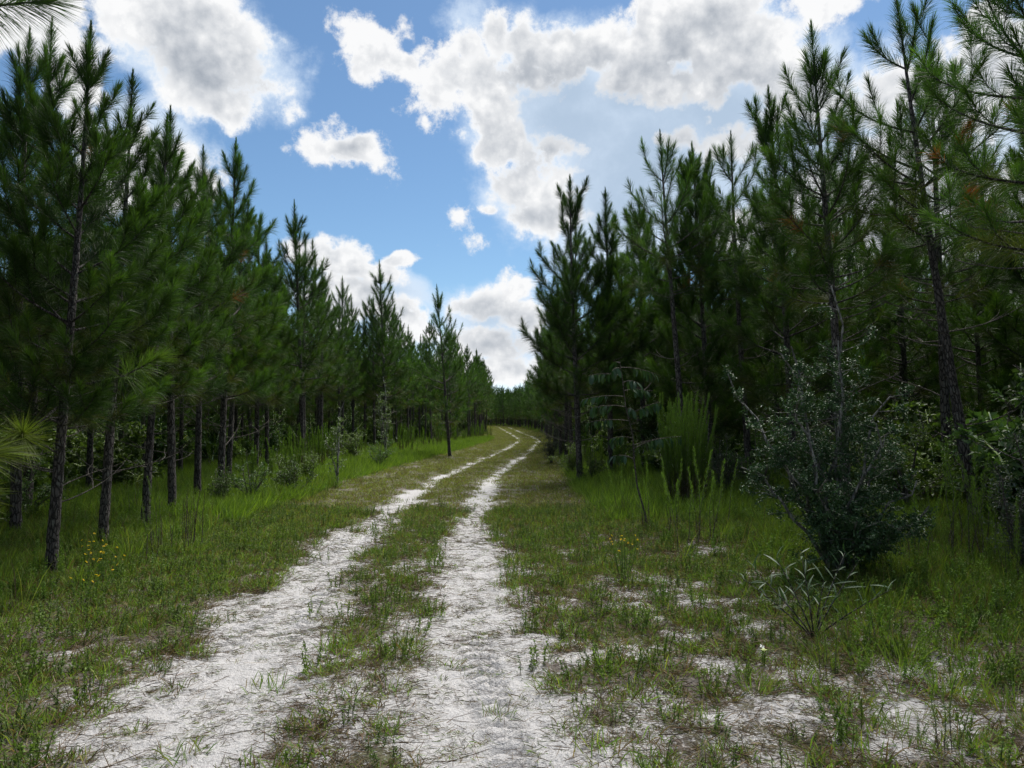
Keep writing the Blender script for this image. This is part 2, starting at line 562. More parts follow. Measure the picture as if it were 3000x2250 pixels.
# ------------------------------------------------------------------ scatter (what nobody could count)
def scatter(name, label, pts, rot, scl, idx, variants):
    me = bpy.data.meshes.new(name)
    me.vertices.add(len(pts))
    me.vertices.foreach_set('co', np.asarray(pts, np.float32).ravel())
    a = me.attributes.new('rot', 'FLOAT_VECTOR', 'POINT')
    a.data.foreach_set('vector', np.asarray(rot, np.float32).ravel())
    a = me.attributes.new('scl', 'FLOAT', 'POINT')
    a.data.foreach_set('value', np.asarray(scl, np.float32))
    a = me.attributes.new('idx', 'INT', 'POINT')
    a.data.foreach_set('value', np.asarray(idx, np.int32))
    ob = mob(name, me)
    tag(ob, label, None, None, 'stuff')
    src = bpy.data.collections.new(name + '_kinds')
    for i, v in enumerate(variants):
        so_ = bpy.data.objects.new('%s_kind_%02d' % (name, i), v)
        src.objects.link(so_)
    ng = bpy.data.node_groups.new(name + '_scatter', 'GeometryNodeTree')
    ng.interface.new_socket('Geometry', in_out='INPUT', socket_type='NodeSocketGeometry')
    ng.interface.new_socket('Geometry', in_out='OUTPUT', socket_type='NodeSocketGeometry')
    i_, o_ = ng.nodes.new('NodeGroupInput'), ng.nodes.new('NodeGroupOutput')
    iop = ng.nodes.new('GeometryNodeInstanceOnPoints')
    ci = ng.nodes.new('GeometryNodeCollectionInfo')
    ci.inputs['Collection'].default_value = src
    ci.inputs['Separate Children'].default_value = True
    ci.inputs['Reset Children'].default_value = True

    def named(nm, ty):
        nd = ng.nodes.new('GeometryNodeInputNamedAttribute')
        nd.data_type = ty
        nd.inputs['Name'].default_value = nm
        return nd.outputs['Attribute']
    L = ng.links.new
    L(i_.outputs[0], iop.inputs['Points'])
    L(ci.outputs[0], iop.inputs['Instance'])
    iop.inputs['Pick Instance'].default_value = True
    L(named('idx', 'INT'), iop.inputs['Instance Index'])
    L(named('rot', 'FLOAT_VECTOR'), iop.inputs['Rotation'])
    L(named('scl', 'FLOAT'), iop.inputs['Scale'])
    L(iop.outputs[0], o_.inputs[0])
    md = ob.modifiers.new('scatter', 'NODES')
    md.node_group = ng
    return ob

# ================================================================== the ground
def axis(fine, lo, hi, step, far_lo, far_hi, grow):
    a = list(np.arange(lo, hi, step))
    s, x = step, hi
    while x < far_hi:
        a.append(x)
        s *= grow
        x += s
    a.append(far_hi)
    s, x = step, lo
    b = []
    while x > far_lo:
        s *= grow
        x -= s
        b.append(x)
    return np.array(b[::-1] + a)


gx = axis(0, -4.6, 4.4, .03, -600, 600, 1.09)
gy = axis(0, 2.6, 10.0, .028, -300, 1200, 1.035)
GX, GY = np.meshgrid(gx, gy)
px_, py_ = GX.ravel(), GY.ravel()
gzv = ground_z(px_, py_)
cov = cover(px_, py_)
rm = rut_mask(px_, py_)
nearw = (1 - sstep(py_, 10, 16)) * (1 - sstep(np.abs(px_), 4.5, 5.5))
# tyre treads pressed into the sand, and trampled unevenness
ul = px_ - rut_l(py_)
ur = ul - rut_gap(py_)
tread = np.zeros_like(px_)
for c0, half in ((ur - .02, .15), (ul + .28, .13), (ul - .10, .13)):
    inside = sstep(half - np.abs(c0), 0, .03)
    tread += inside * (.038 * np.sin(py_ * 42 + np.abs(c0) * 26) - .020) * sstep(fbm(px_ * .7, py_ * .45, 61, 2), .30, .44)
gzv = gzv + nearw * tread * (1 - cov)
gzv = gzv + nearw * .050 * (fbm(px_ * 11, py_ * 11, 71, 3, .65) - .5)
ga = Acc()
nx, ny = len(gx), len(gy)
ii = (np.arange(ny - 1)[:, None] * nx + np.arange(nx - 1)[None, :]).ravel()
fa = np.stack([ii, ii + 1, ii + nx + 1, ii + nx], 1)
colr = np.stack([cov, rm, np.clip(.5 + ul / 8, 0, 1)], 1)
ga.add(np.stack([px_, py_, gzv], 1), fa, colr)

m_, t, o = new_mat('sandy_ground')
at = t.n('ShaderNodeAttribute', attribute_name='Col')
sp = t.n('ShaderNodeSeparateColor')
t.put(sp.inputs[0], at.outputs['Color'])
pos = t.n('ShaderNodeNewGeometry').outputs['Position']
n_f = t.noise(pos, 38, 6, .68)
n_m = t.noise(pos, 7, 5, .6)
n_s = t.noise(pos, 1.1, 4, .55)
cv = t.m('ADD', sp.outputs[0], t.m('ADD', t.m('MULTIPLY', t.m('SUBTRACT', n_f, .5), 1.9), t.m('MULTIPLY', t.m('SUBTRACT', n_m, .5), .55)))
veg = t.ramp(cv, .32, .56)
sand = t.mix(n_m, (.47, .465, .465), (.67, .66, .655))
sand = t.mix(t.ramp(n_f, .52, .70, 0, .55), sand, (.36, .34, .33))
litter = t.mix(t.noise(pos, 60, 4, .7), (.05, .045, .040), (.28, .25, .22))
litter = t.mix(t.ramp(n_s, .45, .62), litter, t.mix(n_f, (.06, .07, .03), (.20, .19, .12)))
crumbs = t.ramp(t.noise(t.v('MULTIPLY', pos, (1, .8, 1)), 62, 5, .75), .53, .64, 0, .62)
sand = t.mix(crumbs, sand, (.27, .25, .24))
specks = t.ramp(t.noise(pos, 140, 3, .7), .58, .66, 0, .8)
sand = t.mix(specks, sand, (.22, .20, .18))
colg = t.mix(veg, sand, litter)
pb = t.n('ShaderNodeBsdfPrincipled')
t.put(pb.inputs['Base Color'], colg)
pb.inputs['Roughness'].default_value = .95
pb.inputs['Specular IOR Level'].default_value = .15
bp = t.n('ShaderNodeBump')
bp.inputs['Strength'].default_value = .9
bp.inputs['Distance'].default_value = .05
t.put(bp.inputs['Height'], t.m('ADD', t.m('MULTIPLY', n_f, .9), t.m('MULTIPLY', n_m, 1.1)))
t.put(pb.inputs['Normal'], bp)
t.put(o.inputs[0], pb)
MAT['ground'] = m_
gob = mob('ground', ga.mesh('ground', [m_]))
tag(gob, 'white sand track with two wheel ruts between grassy verges', None, None, 'structure')

# ================================================================== pines
GREEN = np.array([.035, .074, .018])
FRESH = np.array([.082, .150, .021])
OLIVE = np.array([.120, .115, .032])
RUST = np.array([.22, .075, .025])


def make_pine(seed, H=7.5, base=.28, lod=0, rad=1.6, full=1.0, r0=.070):
    """a young slash pine: (trunk mesh, crown mesh, dead branch meshes); lod 0 near .. 3 far"""
    rs = np.random.default_rng(seed)
    cd = [330, 185, 85, 30][lod] * full     # needles per metre of shoot
    nw = [.0046, .0095, .019, .040][lod]
    two = lod == 0
    # trunk with a slight sweep
    nseg = [90, 40, 12, 6][lod]
    s = np.linspace(0, 1, nseg)
    ph = rs.random() * 6.28
    sweep = .09 * rs.random() + .02
    cx = sweep * np.sin(s * 2.6 + ph) - sweep * np.sin(ph)
    cy = sweep * np.cos(s * 2.1 + ph) - sweep * np.cos(ph)
    pts = np.stack([cx, cy, s * H * .985 - .12], 1)
    r = r0 * (1 - s) ** .75 + .006 + r0 * .45 * np.exp(-s * H / .16)

    def at_h(z):
        q = z / H
        return np.array([np.interp(q, s, cx), np.interp(q, s, cy), z])
    tr = Acc()
    tube(tr, pts, r, (1, 1, 1), 0, [16, 10, 6, 5][lod], .22 if lod < 2 else 0, rs)
    cr = Acc()
    shoots = []          # p0, p1, length of needles, age tone

    def limb(p0, az_, el0, L, lift, rb, live=True, gnarl=.05, toacc=None):
        n = 8 if lod < 2 else 5
        q = np.linspace(0, 1, n)
        el_ = el0 + (lift - el0) * q ** 1.3
        a_ = az_ + np.cumsum(rs.normal(0, gnarl, n))
        stp = L / (n - 1)
        d = np.stack([np.cos(el_) * np.cos(a_), np.cos(el_) * np.sin(a_), np.sin(el_)], 1)
        p = np.vstack([p0, p0 + np.cumsum(d[:-1] * stp, 0)])
        if toacc is not None:
            tube(toacc, p, rb * (1 - .8 * q) + .002, (1, 1, 1), 1 if live else 0, 5 if lod == 0 else (4 if lod == 1 else 3))
        return p, d

    zb = H * base
    z = zb
    gap = .42
    az0 = rs.random() * 6.28
    while z < H - .72:
        f = (z - zb) / (H - zb)          # 0 low .. 1 top
        k = int(rs.integers(3, 6)) if f < .9 else int(rs.integers(3, 5))
        az0 += 1.1 + rs.random()
        for j in range(k):
            if rs.random() > .93:
                continue
            prof = min(1.0, .62 + 1.6 * f) * (1 - f) ** .80 * 1.12
            L = max(.34, rad * prof * (.75 + .5 * rs.random()))
            if f > .80:
                L = max(L, (H - z) * .62)
            el0 = R(8 + 62 * f ** 1.1 + rs.normal(0, 6))
            lift = R(min(84, 42 + 42 * f + rs.normal(0, 7)))
            a_ = az0 + j * 6.283 / k + rs.normal(0, .25)
            p, d = limb(at_h(z + rs.normal(0, .05)), a_, el0, L, lift, .007 + .008 * L, True, .05, cr if (lod < 3) else None)
            seg = np.linspace(0, 1, len(p))
            nl = min(L * .92, .62 + .35 * rs.random() + .25 * f + 3 * max(0, f - .55))   # needle-clad outer part

            def pt(q):
                return np.array([np.interp(q, seg, p[:, c]) for c in range(3)])
            # main tip in pieces
            q0 = 1 - nl / L
            m = 3
            qs = np.linspace(q0, 1, m + 1)
            for a, b in zip(qs[:-1], qs[1:]):
                shoots.append((pt(a), pt(b), .22 if b < 1 else .19, f, b >= 1))
            # side shoots
            nside = int(round(L / (.30 if lod < 2 else .33) * full * (1 - .8 * min(1, max(0, f * 2.2 - .9)))))
            for i in range(nside):
                q = .22 + .76 * (i + rs.random()) / max(nside, 1)
                if q > .99:
                    continue
                ls = (.30 + .34 * rs.random()) * (1.15 - .5 * q) * (.75 + .4 * min(1, L / rad))
                dd = d[min(int(q * (len(d) - 1)), len(d) - 1)]
                sgn = 1 if i % 2 else -1
                hor = norm(np.cross(dd, [0, 0, 1.0])) * sgn
                dv = norm(dd * .75 + hor * .65 + np.array([0, 0, .28 + .25 * f]) + rs.normal(0, .15, 3))
                a = pt(q)
                e1 = a + dv * ls * .55
                e2 = e1 + norm(dv + np.array([0, 0, .85])) * ls * .55
                if lod < 2:
                    tube(cr, [a, e1, e2], [.006, .005, .003], (1, 1, 1), 1, 3)
                shoots.append((a + (e1 - a) * .3, e1, .21, f, False))
                shoots.append((e1, e2, .19, f, True))
        z += gap * (.85 + .3 * rs.random())
    # leader
    a = at_h(H - .85)
    for b, Ln in ((at_h(H - .45), .24), (at_h(H - .12), .20)):
        shoots.append((a, b, Ln, 1, False))
        a = b
    shoots.append((a, at_h(H) + np.array([0, 0, .1]), .10, 1, True))
    tube(cr, [at_h(H * .975), at_h(H) + np.array([0, 0, .14])], [.012, .006], (1, 1, 1), 1, 4)
    # clothe the shoots
    P0 = np.array([x[0] for x in shoots])
    P1 = np.array([x[1] for x in shoots])
    ln = np.array([x[2] for x in shoots]) * 1.22
    ff = np.array([x[3] for x in shoots], float)
    tip = np.array([x[4] for x in shoots], float)
    seglen = np.linalg.norm(P1 - P0, axis=1)
    cnt = np.maximum(2, (seglen * cd * 1.15 * (1 + .5 * tip) * (1 + .7 * np.clip(ff * 2 - 1, 0, 1))).astype(int))
    idx = np.repeat(np.arange(len(cnt)), cnt)
    q = rs.random(len(idx))
    A = norm(P1 - P0)[idx]
    P = P0[idx] + (P1 - P0)[idx] * q[:, None]
    tp = tip[idx]
    ang = R(52) - R(30) * q * tp - R(8) * q + rs.normal(0, .15, len(idx))
    ang = ang - R(20) * ff[idx]
    ang = np.clip(ang, .12, 1.5)
    tone = rs.random(len(shoots))[idx]
    ln = ln * (.8 + .35 * rs.random(len(shoots)))
    inner = 1 - tp
    colr_ = GREEN * (1 - .55 * tp[:, None] * q[:, None]) + FRESH * (.55 * tp * q)[:, None]
    colr_ = colr_ * (.60 + .80 * rs.random(len(shoots)))[idx][:, None]
    yel = np.clip((.35 - ff[idx]) * 1.6, 0, .55) * inner * (tone > .45)
    colr_ = colr_ * (1 - yel[:, None]) + OLIVE * yel[:, None]
    rusty = (base > .4) & (tone > .975) & (ff[idx] < .30)
    colr_[rusty] = RUST
    needles(cr, P, A, ln[idx], ang, nw, colr_, rs, two, .10 + .12 * (1 - ff[idx]), 0, .30)
    dead = []
    if lod < 2:
        for i in range(9 if lod == 0 else 5):
            da = Acc()
            z0 = .9 + (zb - .5) * rs.random() if zb > 1.3 else .8 + rs.random()
            L = .35 + .9 * rs.random()
            a_ = rs.random() * 6.28
            p, d = limb(at_h(z0), a_, R(rs.normal(10, 14)), L, R(rs.normal(38, 14)), .010, False, .16, da)
            if L > .6:
                for u in range(2):
                    j = int(rs.integers(3, 6))
                    limb(p[j], a_ + rs.choice([-1, 1]) * .8, R(15), L * .4, R(40), .005, False, .2, da)
            dead.append(da.mesh('dead_branch', [MAT['twig']]))
    return tr.mesh('trunk', [MAT['bark']]), cr.mesh('crown', [MAT['needle'], MAT['bark']], smooth=False), dead


import time
_t0 = time.time()
HERO = [make_pine(100 + i, 7.5, b, 0, rd, fl) for i, (b, rd, fl) in enumerate([(.27, 1.5, 1.15), (.33, 1.2, 1.0), (.29, 1.35, 1.1), (.44, 1.25, .85), (.54, 1.45, .85), (.22, 1.6, 1.1), (.15, 1.6, 1.15)])]
MID = [make_pine(200 + i, 7.5, b, 1, rd) for i, (b, rd) in enumerate([(.27, 1.5), (.34, 1.3), (.20, 1.65), (.32, 1.4)])]
FAR = [make_pine(300 + i, 7.5, b, 2, rd) for i, (b, rd) in enumerate([(.32, 1.5), (.38, 1.35), (.28, 1.6), (.40, 1.3)])]
HAZY = [make_pine(400 + i, 7.5, b, 3, rd) for i, (b, rd) in enumerate([(.22, 1.7), (.26, 1.6), (.18, 1.8)])]
print('pine meshes', round(time.time() - _t0, 1), [len(h[1].polygons) for h in HERO + MID + FAR + HAZY])


def plant_pine(x, y, H, kit, label, group=None, rz=0.0, lean=(0.0, 0.0), dead=True, wide=1.0):
    """one pine as an object: an Empty at its foot with trunk, crown and dead_branch parts"""
    s_ = H / 7.5
    e = root_at('pine_tree', (x, y, gz(x, y)), label, 'pine tree', group, 0, (-lean[1] / H, lean[0] / H))
    e.scale = (s_ * wide, s_ * wide, s_)
    e.rotation_euler = Euler((-lean[1] / H, lean[0] / H, 0)).to_matrix().to_4x4().to_euler() if not rz else (
        Matrix.Rotation(lean[0] / H, 4, 'Y') @ Matrix.Rotation(-lean[1] / H, 4, 'X') @ Matrix.Rotation(rz, 4, 'Z')).to_euler()
    mob('trunk', kit[0], e)
    mob('crown', kit[1], e)
    if dead:
        for d in kit[2]:
            mob('dead_branch', d, e)
    return e


# the pines one can point to, left of the track: x, y, height, kit, turn, lean, label
PL = [
    (-4.15, 3.3, 6.6, 1, 4.6, (-.1, 0), 'tall pine beside the viewer whose lower boughs poke in at the left edge'),
    (-4.62, 7.2, 5.6, 0, 0.4, (.12, 0), 'nearest full pine on the left, its scaly trunk rising from the grass'),
    (-5.02, 8.8, 5.9, 2, 2.2, (.05, .1), 'second pine of the left row, rising just behind the yellow flowers'),
    (-5.12, 10.0, 5.8, 1, 1.0, (.1, 0), 'third pine of the left row, straight stemmed, counted from the viewer'),
    (-5.35, 11.3, 6.5, 2, 5.0, (-.1, 0), 'fourth pine of the left row behind the dry weed stalks'),
    (-5.85, 13.3, 6.6, 3, 3.1, (-.1, 0), 'fifth pine of the left row counted from the viewer'),
    (-6.15, 15.1, 7.5, 0, 0.9, (.05, 0), 'tall dense pine whose spires end the high left skyline'),
    (-6.9, 17.4, 7.0, 2, 2.6, (.1, 0), 'seventh pine of the left row with grey bare lower twigs'),
    (-7.1, 19.8, 7.1, 0, 4.0, (.1, 0), 'eighth pine of the left row behind low brush'),
    (-7.55, 22.0, 7.0, 2, 5.6, (0, 0), 'ninth pine of the left row where the verge starts to widen'),
    (-6.5, 9.4, 6.7, 1, 3.5, (0, 0), 'pine behind the nearest left one with two spires against the cloud'),
    (-7.6, 11.2, 7.8, 3, 1.5, (.2, 0), 'slender pine with bare upper stem over the left row'),
    (-8.4, 9.3, 7.0, 2, 0.2, (0, 0), 'bushy pine low at the left edge of the view behind the first row'),
    (-2.75, 31.5, 7.5, 12, 1.2, (-.55, 0), 'lone pine standing forward on the verge by the bend'),
    (-6.75, 38.0, 9.9, 10, 4.4, (-.5, 0), 'tallest pine of the middle distance with one steep spire'),
]
LEFT = []
for i, (x, y, H, k, rz, lean, lab) in enumerate(PL):
    kit = HERO[k] if k < 10 else MID[k - 10]
    LEFT.append(plant_pine(x, y, H, kit, lab, 'pines along the left side of the track', rz, lean))


def low_bough(tree, pts, seed, n=420, L=.27, col=(.115, .150, .030)):
    """a live bough low on the stem that ends in one starry brush of long needles (points in world space)"""
    rs = np.random.default_rng(seed)
    a = Acc()
    p = np.array(pts, float)
    tube(a, p, np.linspace(.016, .006, len(p)), (1, 1, 1), 1, 6)
    q = .62 + .38 * rs.random(n)
    s = np.linspace(0, 1, len(p))
    P = np.stack([np.interp(q, s, p[:, c]) for c in range(3)], 1)
    A = np.tile(norm(p[-1] - p[-2]), (n, 1))
    needles(a, P, A, L, R(80) - R(62) * ((q - .62) / .38) + rs.normal(0, .2, n), .0042, col, rs, True, .12, 0, .35)
    o = mob('low_bough', a.mesh('low_bough', [MAT['needle'], MAT['bark']], smooth=False), tree)
    o.matrix_parent_inverse = Matrix.LocRotScale(tree.location, tree.rotation_euler, tree.scale).inverted()


low_bough(LEFT[1], [(-4.60, 7.2, 1.75), (-4.55, 6.9, 1.62), (-4.40, 6.5, 1.50), (-4.12, 6.0, 1.46), (-3.95, 5.75, 1.52)], 3)
low_bough(LEFT[1], [(-4.62, 7.2, 2.0), (-4.2, 7.05, 1.98), (-3.8, 6.95, 2.05), (-3.45, 6.9, 2.22)], 4, 380, .25, (.075, .125, .026))
low_bough(LEFT[0], [(-4.1, 3.4, 1.6), (-4.0, 4.2, 1.42), (-3.75, 4.6, 1.36), (-3.5, 4.85, 1.40)], 5)
low_bough(LEFT[0], [(-4.1, 3.4, 1.3), (-4.05, 4.2, 1.18), (-3.9, 4.6, 1.10), (-3.66, 4.8, 1.12)], 6)
low_bough(LEFT[0], [(-4.1, 3.4, 4.1), (-3.8, 4.0, 4.15), (-3.5, 4.5, 4.3), (-3.2, 4.75, 4.5)], 7, 420, .26, (.04, .08, .02))
PR = [
    (5.75, 7.5, 7.6, 3, 2.0, (-.3, 0), 'nearest pine on the right, its boughs filling the top right corner'),
    (6.50, 10.0, 7.7, 4, 1.0, (-.95, 0), 'leaning pine on the right with long bare flaky trunk'),
    (5.35, 11.4, 7.9, 3, 0.2, (-.35, 0), 'right hand pine with a thick dark spire behind the holly'),
    (5.45, 13.8, 7.9, 5, 4.0, (-.5, 0), 'slim pine rising right of the tall feathery green bush'),
    (5.30, 15.9, 8.0, 4, 2.0, (-.2, 0), 'thin open pine between two fuller ones on the right'),
    (4.75, 17.0, 8.1, 6, 5.2, (-.35, 0), 'straight pine with wide flared top right of the twin spires'),
    (3.95, 16.2, 8.1, 4, 3.3, (-.35, 0), 'tall sparse pine with visible brown stem all the way up'),
    (3.85, 20.8, 7.9, 6, 1.9, (-.1, 0), 'small topped pine set back between the tall right ones'),
    (2.65, 19.3, 7.7, 2, 0.7, (-.1, 0), 'twin spired dense pine near the head of the right stand'),
    (1.75, 18.4, 7.9, 5, 1.4, (-.05, 0), 'dense dark pine at the head of the right stand by the rut'),
    (7.7, 12.6, 8.4, 3, 3.0, (-.2, 0), 'pine behind the leaning one on the right'),
    (8.5, 9.8, 8.2, 3, 5.0, (-.1, 0), 'pine at the right edge of the view with rusty needle tufts'),
]
for i, (x, y, H, k, rz, lean, lab) in enumerate(PR):
    plant_pine(x, y, H, HERO[k], lab, 'pines along the right side of the track', rz, lean)

# the stands: planted rows behind the edge trees
taken = [(a[0], a[1]) for a in PL + PR]
cand = []
rs = np.random.default_rng(55)
for side in (-1, 1):
    for row in range(0, 30):
        y = -12 + rs.random() * 2
        while y < 172:
            if side < 0:
                x = float(edge_l(y)) - row * 2.7 + rs.normal(0, .22)
            else:
                x = float(edge_r(y)) + row * 2.7 + rs.normal(0, .22)
            y += 1.85 + rs.normal(0, .22)
            if row == 0 and (-16 < y < 23):
                continue
            if y < 25 and any((x - a) ** 2 + (y - b) ** 2 < 1.7 ** 2 for a, b in taken):
                continue
            if math.hypot(x, y) < 3.4:
                continue
            cand.append((x, y, side, row))
# the far stand that closes the view where the track bends away
for k in range(260):
    x, y = rs.uniform(-60, 60), rs.uniform(168, 205)
    cand.append((x, y, 0, 0 if y < 176 else 3))
inview = [c for c in cand if c[1] > 2 and abs(c[0]) < .76 * c[1] + 1.5]
# the share each shows: near ones and edge rows first
inview.sort(key=lambda c: c[1] * (1 + .22 * c[3]) + 6 * (c[3] > 3))
single = inview[:270]
rest = [c for c in cand if c not in set(single)]
deep = {(-1, 0): ('pine in the receding edge row left of the track', 'receding left edge row of pines'),
        (1, 0): ('pine in the receding edge row right of the track', 'receding right edge row of pines'),
        (-1, 1): ('slender pine standing inside the dim stand left of the track', 'pines inside the left stand'),
        (1, 1): ('slender pine standing inside the dim stand right of the track', 'pines inside the right stand'),
        (0, 0): ('small far pine in the stand where the track bends away', 'far pines beyond the bend'),
        (0, 1): ('small far pine in the stand where the track bends away', 'far pines beyond the bend')}
ORD = ['first', 'second', 'third', 'fourth', 'fifth', 'sixth', 'seventh', 'eighth', 'ninth', 'tenth', 'eleventh', 'twelfth']
nth = {-1: 0, 1: 0}
for (x, y, side, row) in single:
    lab, grp = deep[(side, min(row, 1))]
    if row == 0 and side and nth[side] < len(ORD):
        lab = '%s pine of the receding edge row %s of the track counted from the viewer' % (ORD[nth[side]], 'left' if side < 0 else 'right')
        nth[side] += 1
    if y < 15 and row < 3:
        kit = HERO[int(rs.integers(4)) if side < 0 else int(rs.choice([1, 5, 6, 3]))]
    elif y < 42:
        kit = MID[int(rs.integers(4)) if side < 0 else int(rs.choice([0, 2, 2, 3]))]
    else:
        kit = FAR[int(rs.integers(4))]
    H = 7.6 + rs.normal(0, .65) + (.3 if side > 0 else 0) 
    if side < 0 and y < 22:
        H = 6.3 + rs.normal(0, .4)
    plant_pine(x, y, H, kit, lab, grp, rs.random() * 6.28, (rs.normal(0, .15), rs.normal(0, .15)), dead=(y < 22))
print('single pines', len(single) + len(PL) + len(PR), 'rest', len(rest))


def joined(kit, name):
    """trunk and crown in one mesh, for the mass of pines too deep in the stand to tell apart"""
    me = bpy.data.meshes.new(name)
    import bmesh
    bm = bmesh.new()
    bm.from_mesh(kit[1])
    n0 = len(bm.faces)
    bm.from_mesh(kit[0])
    bm.faces.ensure_lookup_table()
    for f in bm.faces[n0:]:
        f.material_index = 1
    bm.to_mesh(me)
    bm.free()
    me.materials.append(MAT['needle'])
    me.materials.append(MAT['bark'])
    return me


mass = [joined(k, 'mass_pine') for k in (FAR[0], FAR[1], FAR[2], HAZY[0], HAZY[1], HAZY[2])]
P_, R_, S_, I_ = [], [], [], []
for (x, y, side, row) in rest:
    P_.append((x, y, gz(x, y)))
    R_.append((rs.normal(0, .02), rs.normal(0, .02), rs.random() * 6.28))
    S_.append((7.4 + rs.normal(0, .5)) / 7.5)
    I_.append(int(rs.integers(3)) + (3 if (y > 70 or row > 11) else 0))
scatter('pine_woods', 'dense pine woods filling the depth behind the edge rows', P_, R_, S_, I_, mass)

# ================================================================== undergrowth
def at(dx, dy, dy_is_px=False):
    """ground point seen at a spot of the picture (in a 2212 x 1659 view)"""
    px, py = dx * .46293, dy * .46293
    y = 1.62 * 711 / (py - 420)
    return (px - 512) / 711 * y, y


def shrub(seed, H, W, leafL, leafW, col, stems, twigs, per, kind='leaf', bark='twig', up=.3, low=.15, clump=.06):
    rs = np.random.default_rng(seed)
    st, lf = Acc(), Acc()
    LP, LD = [], []
    for i in range(stems):
        a = rs.random() * 6.28
        reach = W * .5 * (.25 + .75 * rs.random())
        h = H * (.55 + .45 * rs.random()) * (1 - .35 * (reach / (W * .5)) ** 2)
        if i == 0:
            reach, h = W * .08, H
        n = 7
        q = np.linspace(0, 1, n)
        p = np.stack([np.cos(a) * reach * q ** 1.2, np.sin(a) * reach * q ** 1.2, h * q], 1)
        p[1:] += rs.normal(0, .035 * H ** .5, (n - 1, 3)) * q[1:, None]
        p[0] += (rs.normal(0, .03), rs.normal(0, .03), -.04)
        tube(st, p, (.014 * H ** .5) * (1 - .8 * q) + .002, (1, 1, 1), 0, 5)
        for j in range(twigs):
            f = low + (1 - low) * rs.random() ** .8
            b = np.array([np.interp(f, q, p[:, c]) for c in range(3)])
            aa = rs.random() * 6.28
            L = (.10 + .22 * rs.random()) * (W ** .6) * (1.2 - .6 * f)
            dv = norm(np.array([np.cos(aa), np.sin(aa), up + rs.normal(0, .35)]))
            e1 = b + dv * L
            tube(st, [b, (b + e1) / 2 + rs.normal(0, .01, 3), e1], [.004, .003, .0015], (1, 1, 1), 0, 3)
            m = int(per * (.6 + .8 * rs.random()))
            t_ = rs.random((m, 1)) ** .7
            LP.append(b + (e1 - b) * t_ + rs.normal(0, clump * .35, (m, 3)))
            LD.append(norm(dv[None] * .5 + rs.normal(0, .8, (m, 3)) + np.array([0, 0, .1])))
    P, D_ = np.concatenate(LP), np.concatenate(LD)
    P[:, 2] = np.maximum(P[:, 2], .03)
    n = len(P)
    leaves(lf, P, D_, leafL * (.7 + .6 * rs.random(n)), leafW * (.7 + .6 * rs.random(n)), col, rs, 0, .35)
    return st.mesh('stems', [MAT[bark]]), lf.mesh('foliage', [MAT[kind]], smooth=False)


def feather(seed, H, stems, spread, needle_len=.085, dens=520, width=.0032, col=(.075, .14, .025), brown=True, ang0=48, fan=.12):
    rs = np.random.default_rng(seed)
    st, lf = Acc(), Acc()
    col = np.array(col)
    for i in range(stems):
        a = rs.random() * 6.28
        r0 = spread * rs.random() ** .6
        h = H * (.62 + .38 * rs.random())
        lean = fan * r0 / max(spread, .01) + rs.normal(0, .04)
        q = np.linspace(0, 1, 6)
        b = np.array([np.cos(a) * r0, np.sin(a) * r0, -.03])
        p = b + np.stack([np.cos(a) * lean * h * q ** 1.5, np.sin(a) * lean * h * q ** 1.5, h * q], 1)
        p[1:] += np.cumsum(rs.normal(0, .016 * h, (5, 3)) * np.array([1, 1, .3]), 0)
        tube(st, p, .0055 * (1 - .75 * q) + .001, (1, 1, 1), 0, 4)
        m = int(dens * h)
        f = .08 + .92 * rs.random(m) ** .75
        P = np.stack([np.interp(f, q, p[:, c]) for c in range(3)], 1)
        A = np.tile(norm(p[-1] - p[0]), (m, 1))
        L = needle_len * (1.25 - .75 * f)
        c = np.tile(col, (m, 1)) * (.75 + .5 * f[:, None])
        if brown:
            lo = np.clip((.42 - f) * 4 + rs.normal(0, .2, m), 0, 1)[:, None]
            c = c * (1 - lo) + np.array([.075, .045, .025]) * lo
            L = L * (1 - .45 * lo[:, 0])
        needles(lf, P, A, L, R(ang0) - R(22) * f + rs.normal(0, .2, m), width, c, rs, False, -.10)
    return st.mesh('stems', [MAT['twig']]), lf.mesh('foliage', [MAT['grass']], smooth=False)


def two_part(name, kit, loc, label, cat, group=None, rz=0.0, sc=1.0):
    e = root_at(name, loc, label, cat, group, rz, (0, 0), sc)
    mob('stems', kit[0], e)
    mob('foliage', kit[1], e)
    return e


def on(x, y):
    return (x, y, gz(x, y))


def patch_of(n):
    return lambda *a: None


